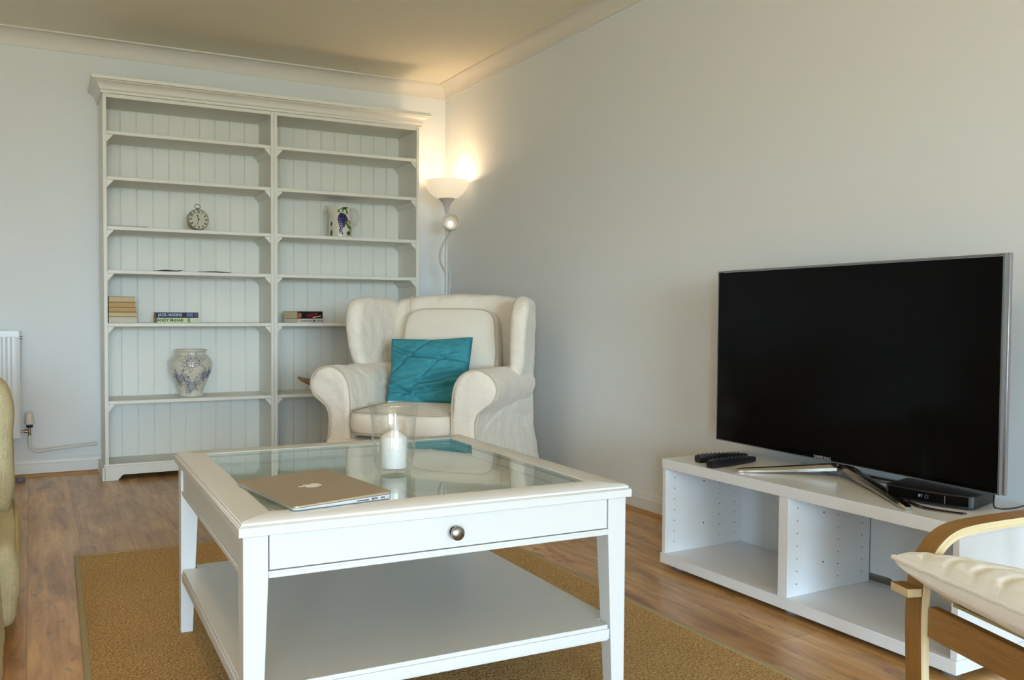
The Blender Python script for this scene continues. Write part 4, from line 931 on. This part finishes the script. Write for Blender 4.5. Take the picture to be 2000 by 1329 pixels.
# chrome stand: four flat blades leaving a central neck
std = []
acz = BT
def tvl(x, y):      # world xy -> television local
    dx, dy = x - 2.0327, y + 2.547; c_, s_ = math.cos(.0451), math.sin(.0451); return (dx * c_ - dy * s_, dx * s_ + dy * c_)
nx, ny = tvl(2.045, -3.105)
def blade(tip, w0, w1, h0, h1, bend=0.0, mid=None, zr=.022):
    bm = bmesh.new(); a = Vector((nx, ny, 0)); b_ = Vector((tip[0], tip[1], 0)); n = 16; L = (b_ - a); sd = Vector((-L.y, L.x, 0)).normalized(); rings = []
    for k in range(n + 1):
        u = k / n; c_ = a + L * u + sd * bend * math.sin(PI * u); wd = w0 + (w1 - w0) * u; zc = .0005 + zr * (1 - u) ** 1.6; hh = h0 + (h1 - h0) * u
        if k == n: wd *= .6; hh *= .7
        rings.append([bm.verts.new(c_ + sd * x_ * wd + Vector((0, 0, zc + zz * hh))) for x_, zz in ((-.5, 0), (-.5, .45), (-.32, .9), (0, 1), (.32, .9), (.5, .45), (.5, 0))])
    for A, D in zip(rings, rings[1:]):
        for k in range(7): bm.faces.new((A[k], A[(k + 1) % 7], D[(k + 1) % 7], D[k]))
    bm.faces.new(rings[0]); bm.faces.new(rings[-1][::-1]); return obj('stand_leg', bm, CHROME, tx, ang=30)
blade(tvl(1.782, -2.898), .052, .026, .024, .013, -.012); blade(tvl(1.785, -3.524), .052, .030, .024, .013, .012)
blade(tvl(2.110, -2.890), .034, .02, .016, .008, .012, zr=.012); blade(tvl(2.120, -3.33), .034, .022, .016, .009, -.01, zr=.012)
bm = bmesh.new(); lathe(bm, [(0, .018), (.026, .020), (.030, .030), (.024, .044), (.020, .062), (0, .064)], 24, c=(nx, ny, 0)); obj('stand_neck', bm, CHROME, tx)
bm = bmesh.new(); box(bm, nx - .004, nx + .035, ny - .05, ny + .05, .046, .075); obj('stand_bracket', bm, BLACK, tx, bevel=.003)
bm = bmesh.new(); tube(bm, catmull([(.034, -w_ * .93, z0 + .05), (.05, -w_ * .955, z0 + .0), (.04, -w_ * .965, .004), (.065, -w_ * .99, .004), (.13, -w_ * .985, .0045), (.155, -w_ * .98, .0045)], 6), .0022, 6); obj('cable', bm, BLACK, tx)

# set-top box
sb = thing('set_top_box', 'black set-top box on the bench under the right side of the television', 'set-top box', (1.980, -3.478, BT + .0003), math.radians(12.5))
bm = bmesh.new(); D_, W_ = .155, .235
P = [(-D_ / 2, -W_ / 2 + .012), (-D_ / 2 - .010, -W_ / 4), (-D_ / 2 - .013, 0), (-D_ / 2 - .010, W_ / 4), (-D_ / 2, W_ / 2 - .012), (-D_ / 2 + .012, W_ / 2), (D_ / 2, W_ / 2), (D_ / 2, -W_ / 2), (-D_ / 2 + .012, -W_ / 2)]
prism(bm, P, .004, .040, 'z'); obj('casing', bm, BLACK, sb, bevel=.003)
bm = bmesh.new(); P2 = [(x - .0008, y) for x, y in P[:5]]
A = [bm.verts.new((x, y, z)) for z in (.010, .036) for x, y in P2]
for k in range(4): bm.faces.new((A[k], A[k + 1], A[k + 6], A[k + 5]))
obj('front_window', bm, BLACKG, sb)
for q in ((-.06, -.1), (-.06, .08), (.04, -.1), (.04, .08)): obj('foot', B((q[0], q[0] + .02, q[1], q[1] + .02, 0, .004)), BLACK, sb)
text_obj('maker_lettering', 'BT', .010, mat('pale_blue_print', srgb(190, 200, 230), .4, emit=None), sb, frame((-D_ / 2 - .0142, .012, .024), (0, -1, 0), (0, 0, 1)))
bm = bmesh.new()
for k in range(5):
    a = 2 * PI * k / 5; cy, cz_ = -.004 + .0045 * math.cos(a), .024 + .0045 * math.sin(a); v = [bm.verts.new((-D_ / 2 - .0142, cy + .0016 * math.cos(t), cz_ + .0016 * math.sin(t))) for t in [2 * PI * j / 8 for j in range(8)]]; bm.faces.new(v)
obj('maker_emblem', bm, mat('violet_print', srgb(110, 100, 190), .4), sb, smooth=False)
obj('front_seam', B((-D_ / 2 - .0135, -D_ / 2 - .0128, -.0515, -.0505, .012, .034)), mat('grey_print', None), sb, smooth=False)
# curved silver trim lying in front of the box
bm = bmesh.new(); n = 14; V = []
for k in range(n + 1):
    u = k / n; y = -3.455 - .165 * u; x = 1.868 - .035 * math.sin(PI * (u * .9 + .05)) ; V.append([bm.verts.new(q) for q in ((x, y, BT + .0004), (x + .022, y - .002, BT + .0004), (x + .020, y - .002, BT + .005), (x + .002, y, BT + .003))])
for A, D in zip(V, V[1:]):
    for k in range(4): bm.faces.new((A[k], A[(k + 1) % 4], D[(k + 1) % 4], D[k]))
bm.faces.new(V[0][::-1]); bm.faces.new(V[-1])
tag(obj('curved_trim', bm, mat('purple_grey_metal', srgb(150, 142, 150), .2, .9)), 'thin curved silver strip on the bench in front of the set-top box', 'metal strip')

# remote controls
def remote(x, y, rz, L, W, H, label, grp):
    t = thing('remote_control', label, 'remote control', (x, y, BT + .0003), rz, grp)
    bm = bmesh.new(); n = 12; V = []
    for k in range(n + 1):
        u = k / n; e = min(1, math.sin(PI * (.02 + .96 * u)) ** .22); xx = (u - .5) * L; ww = W / 2 * e * (1 - .12 * u); hh = H * (.75 + .25 * e) * (1 - .25 * u)
        V.append([bm.verts.new((xx, a * ww, b_ * hh + (.0 if b_ else 0))) for a, b_ in ((-.7, 0), (-1, .45), (-.88, .9), (0, 1.02), (.88, .9), (1, .45), (.7, 0))])
    for A, D in zip(V, V[1:]):
        for k in range(7): bm.faces.new((A[k], A[(k + 1) % 7], D[(k + 1) % 7], D[k]))
    bm.faces.new(V[0]); bm.faces.new(V[-1][::-1]); obj('body', bm, BLACK, t, ang=40)
    bm = bmesh.new()
    for i in range(9):
        for j in (-1, 0, 1):
            xx = -L * .34 + i * L * .085; u = xx / L + .5; lathe(bm, [(0, 0), (.0036, 0), (.0032, .0018), (0, .002)], 8, c=(xx, j * W * .25, H * (1 - .25 * u) * .99))
    obj('buttons', bm, mat('dark_grey_buttons', srgb(52, 52, 58), .5), t)
    bm = bmesh.new(); lathe(bm, [(0, 0), (.004, 0), (.0035, .002), (0, .0022)], 10, c=(-L * .43, W * .2, H * .87)); obj('power_button', bm, mat('red_button', srgb(150, 24, 26), .4), t)
    return t
remote(1.900, -2.712, math.radians(-2), .225, .056, .030, 'black remote control on the bench, the rear one of the two nearest the left end', 'remote controls on the bench')
remote(1.872, -2.790, math.radians(9), .25, .052, .028, 'black remote control on the bench, the front one with the tapered far end', 'remote controls on the bench')

# ------------------------------------------------------------------ bentwood chair, lower right
CA = math.radians(-18); pc = Vector((1.212, -3.948, 0)); dv = Vector((math.cos(CA), math.sin(CA), 0)); wv = Vector((math.sin(CA), -math.cos(CA), 0))   # dv: to the chair's back, wv: across, towards the camera
ch = thing('bentwood_armchair', 'bentwood armchair with brown veneer frame and white quilted cushion', 'armchair', (pc.x, pc.y, 0), CA)
# local: x = towards the back, y = away from the camera (far side y=0), near side y=-.58
def armframe(y):
    path = catmull([(.012, y, 0.0), (.006, y, .12), (.000, y, .26), (-.002, y, .36), (.004, y, .43), (.022, y, .470), (.054, y, .503), (.100, y, .519), (.20, y, .531), (.34, y, .543), (.50, y, .553), (.62, y, .558)], 7)
    bm = bmesh.new(); strip(bm, path, (0, 1, 0), .046, .0165); o = obj('arm_frame', bm, [VENEER, PLY], ch, ang=30)
    path = catmull([(.0, y, .011), (.2, y, .011), (.42, y, .011), (.62, y, .011), (.72, y, .03), (.74, y, .12), (.70, y, .3), (.66, y, .5), (.64, y, .62)], 6)
    bm = bmesh.new(); strip(bm, [p + Vector((.025, 0, 0)) for p in path], (0, 1, 0), .06, .022); obj('rear_frame', bm, [VENEER, PLY], ch, ang=30)
armframe(.0); armframe(-.62)
# front cross rail (wide board) and seat rail end
bm = bmesh.new(); strip(bm, [(.000 + .014, -.0235, .340), (.014, -.6, .340)], (0, 0, 1), .062, .022); obj('cross_rail', bm, [VENEER, VENEER], ch, bevel=.003, ang=30)
bm = bmesh.new(); strip(bm, [(-.024, .030, .397), (-.024, -.022, .397)], (1, 0, 0), .030, .017); obj('seat_front_rail', bm, [VENEER, PLY], ch, bevel=.0015, ang=30)
# bent seat strips under the cushion
for y in (-.055, -.565):
    bm = bmesh.new(); strip(bm, catmull([(.022, y, .398), (.10, y, .385), (.25, y, .335), (.40, y, .30), (.50, y, .33), (.56, y, .45), (.64, y, .70), (.72, y, .98)], 6), (0, 1, 0), .05, .014); obj('seat_strip', bm, [VENEER, PLY], ch, ang=30)
bm = bmesh.new(); P = [(.014, .394), (.10, .376), (.25, .327), (.40, .292), (.40, .288), (.25, .322), (.10, .370), (.014, .388)]
prism(bm, P, -.54, -.075, 'y'); obj('seat_webbing', bm, SLAT, ch)
# quilted seat pad
QW, QL = .60, .50; sl = math.radians(-15)
def quilt(x, z):      # x across (-QW/2..), z along depth (front at -QL/2)
    u = (z + QL / 2); xx = x + .055 * math.exp(-u / .06) * 1.0
    p = .062; d = abs(((xx / p) % 1) - .5) * p
    g = math.exp(-(d / .008) ** 2) * .006
    g += -.0015 * math.cos(2 * PI * u / .05 + 9 * noise.noise(Vector((xx * 12, u * 5, 1)))) * math.exp(-u / .07)
    return g
bm = pillow_bm(QW, QL, .115, 120, .26, .002, 8, quilt=quilt)
MQ = Matrix.Translation((-.048 + QL / 2 * math.cos(sl), -.290, .460 + QL / 2 * math.sin(sl))) @ Matrix.Rotation(-sl, 4, 'Y') @ Matrix(((0, 0, 1, 0), (1, 0, 0, 0), (0, -1, 0, 0), (0, 0, 0, 1)))
# pillow local x -> chair y (across), pillow z -> chair x (depth), pillow -y (front) -> up
bmesh.ops.transform(bm, matrix=MQ, verts=bm.verts[:]); pad = obj('seat_pad', bm, QUILT, ch)
bm = bmesh.new(); loop = []
for k in range(160):
    u = k / 160 * 4; s_ = int(u); f_ = (u - s_) * 2 - 1; a, b_ = [(f_, -1), (1, f_), (-f_, 1), (-1, -f_)][s_]
    loop.append(MQ @ Vector((a * QW / 2, .003 * noise.noise(Vector((k * .7, 0, 0))), b_ * QL / 2)))
tube(bm, loop, .0055, 8, closed=True); obj('pad_piping', bm, QUILT, pad)
bm = pillow_bm(.58, .68, .08, 24, .25, .003, 9)
bmesh.ops.transform(bm, matrix=Matrix.Translation((.60, -.29, .72)) @ Matrix.Rotation(math.radians(17), 4, 'Y') @ Matrix.Rotation(PI / 2, 4, 'Z'), verts=bm.verts[:]); obj('back_pad', bm, QUILT, ch)

# ------------------------------------------------------------------ sofa at the left edge
so = thing('sofa', 'pale yellow textured sofa at the left edge, in front of the radiator', 'sofa', (-.42, -2.05, 0))
def sblock(name, prof, y0, y1, r, parent=so, xoff=0, vox=.016):
    P = [tuple(v[:2]) for v in catmull([(a, b_, 0) for a, b_ in prof], 3, closed=True)]; bm = bmesh.new()
    soft_slab(bm, P, y0, y1, r, lambda a, b_, t: (a + xoff, t, b_)); o = obj(name, bm, SOFA, parent); remesh(o, vox, 5, [(.09, .008)]); return o
# far arm: profile in x (depth of the sofa, front at 0) / z
sblock('arm', [(-.05, .27), (-.010, .30), (.002, .40), (-.004, .52), (.003, .60), (-.012, .68), (-.05, .725), (-.15, .74), (-.5, .735), (-.75, .73), (-.82, .66), (-.82, .27), (-.4, .26)], .10, .34, .06)
sblock('arm_base', [(-.02, .04), (.010, .10), (.022, .18), (.006, .25), (-.03, .285), (-.4, .29), (-.78, .28), (-.80, .05), (-.4, .045)], -.34, .33, .04, vox=.016)
sblock('base', [(-.04, .03), (-.022, .08), (-.030, .22), (-.07, .285), (-.4, .29), (-.78, .28), (-.80, .05), (-.4, .045)], -1.6, -.33, .03, vox=.02)
sblock('seat_cushion', [(-.07, .295), (-.05, .33), (-.05, .40), (-.08, .445), (-.3, .455), (-.6, .44), (-.6, .30), (-.3, .29)], -1.20, .08, .05, vox=.02)
sblock('backrest', [(-.62, .30), (-.58, .6), (-.62, .86), (-.72, .90), (-.86, .86), (-.88, .3)], -1.5, .30, .06, vox=.02)
bm = bmesh.new(); tube(bm, catmull([(-.01, .33, .285), (.004, .2, .282), (.008, .0, .262), (.012, -.2, .22), (.004, -.30, .17)], 6), .0045, 8); obj('piping', bm, SOFAP, so)
for xx in (-.08, -.72):
    for yy in (.27, -1.4):
        bm = bmesh.new(); lathe(bm, [(0, 0), (.022, 0), (.024, .05), (0, .052)], 16, c=(xx, yy, 0)); obj('foot', bm, GREYP, so)
# small grey castor foot standing on the floor by the skirting board
bm = bmesh.new(); lathe(bm, [(0, 0), (.021, 0), (.024, .004), (.024, .024), (.020, .027), (0, .027)], 20)
o = obj('furniture_foot', bm, GREYP); o.location = (-.425, .155, .0002); tag(o, 'small round grey foot on the floor below the radiator', 'foot')
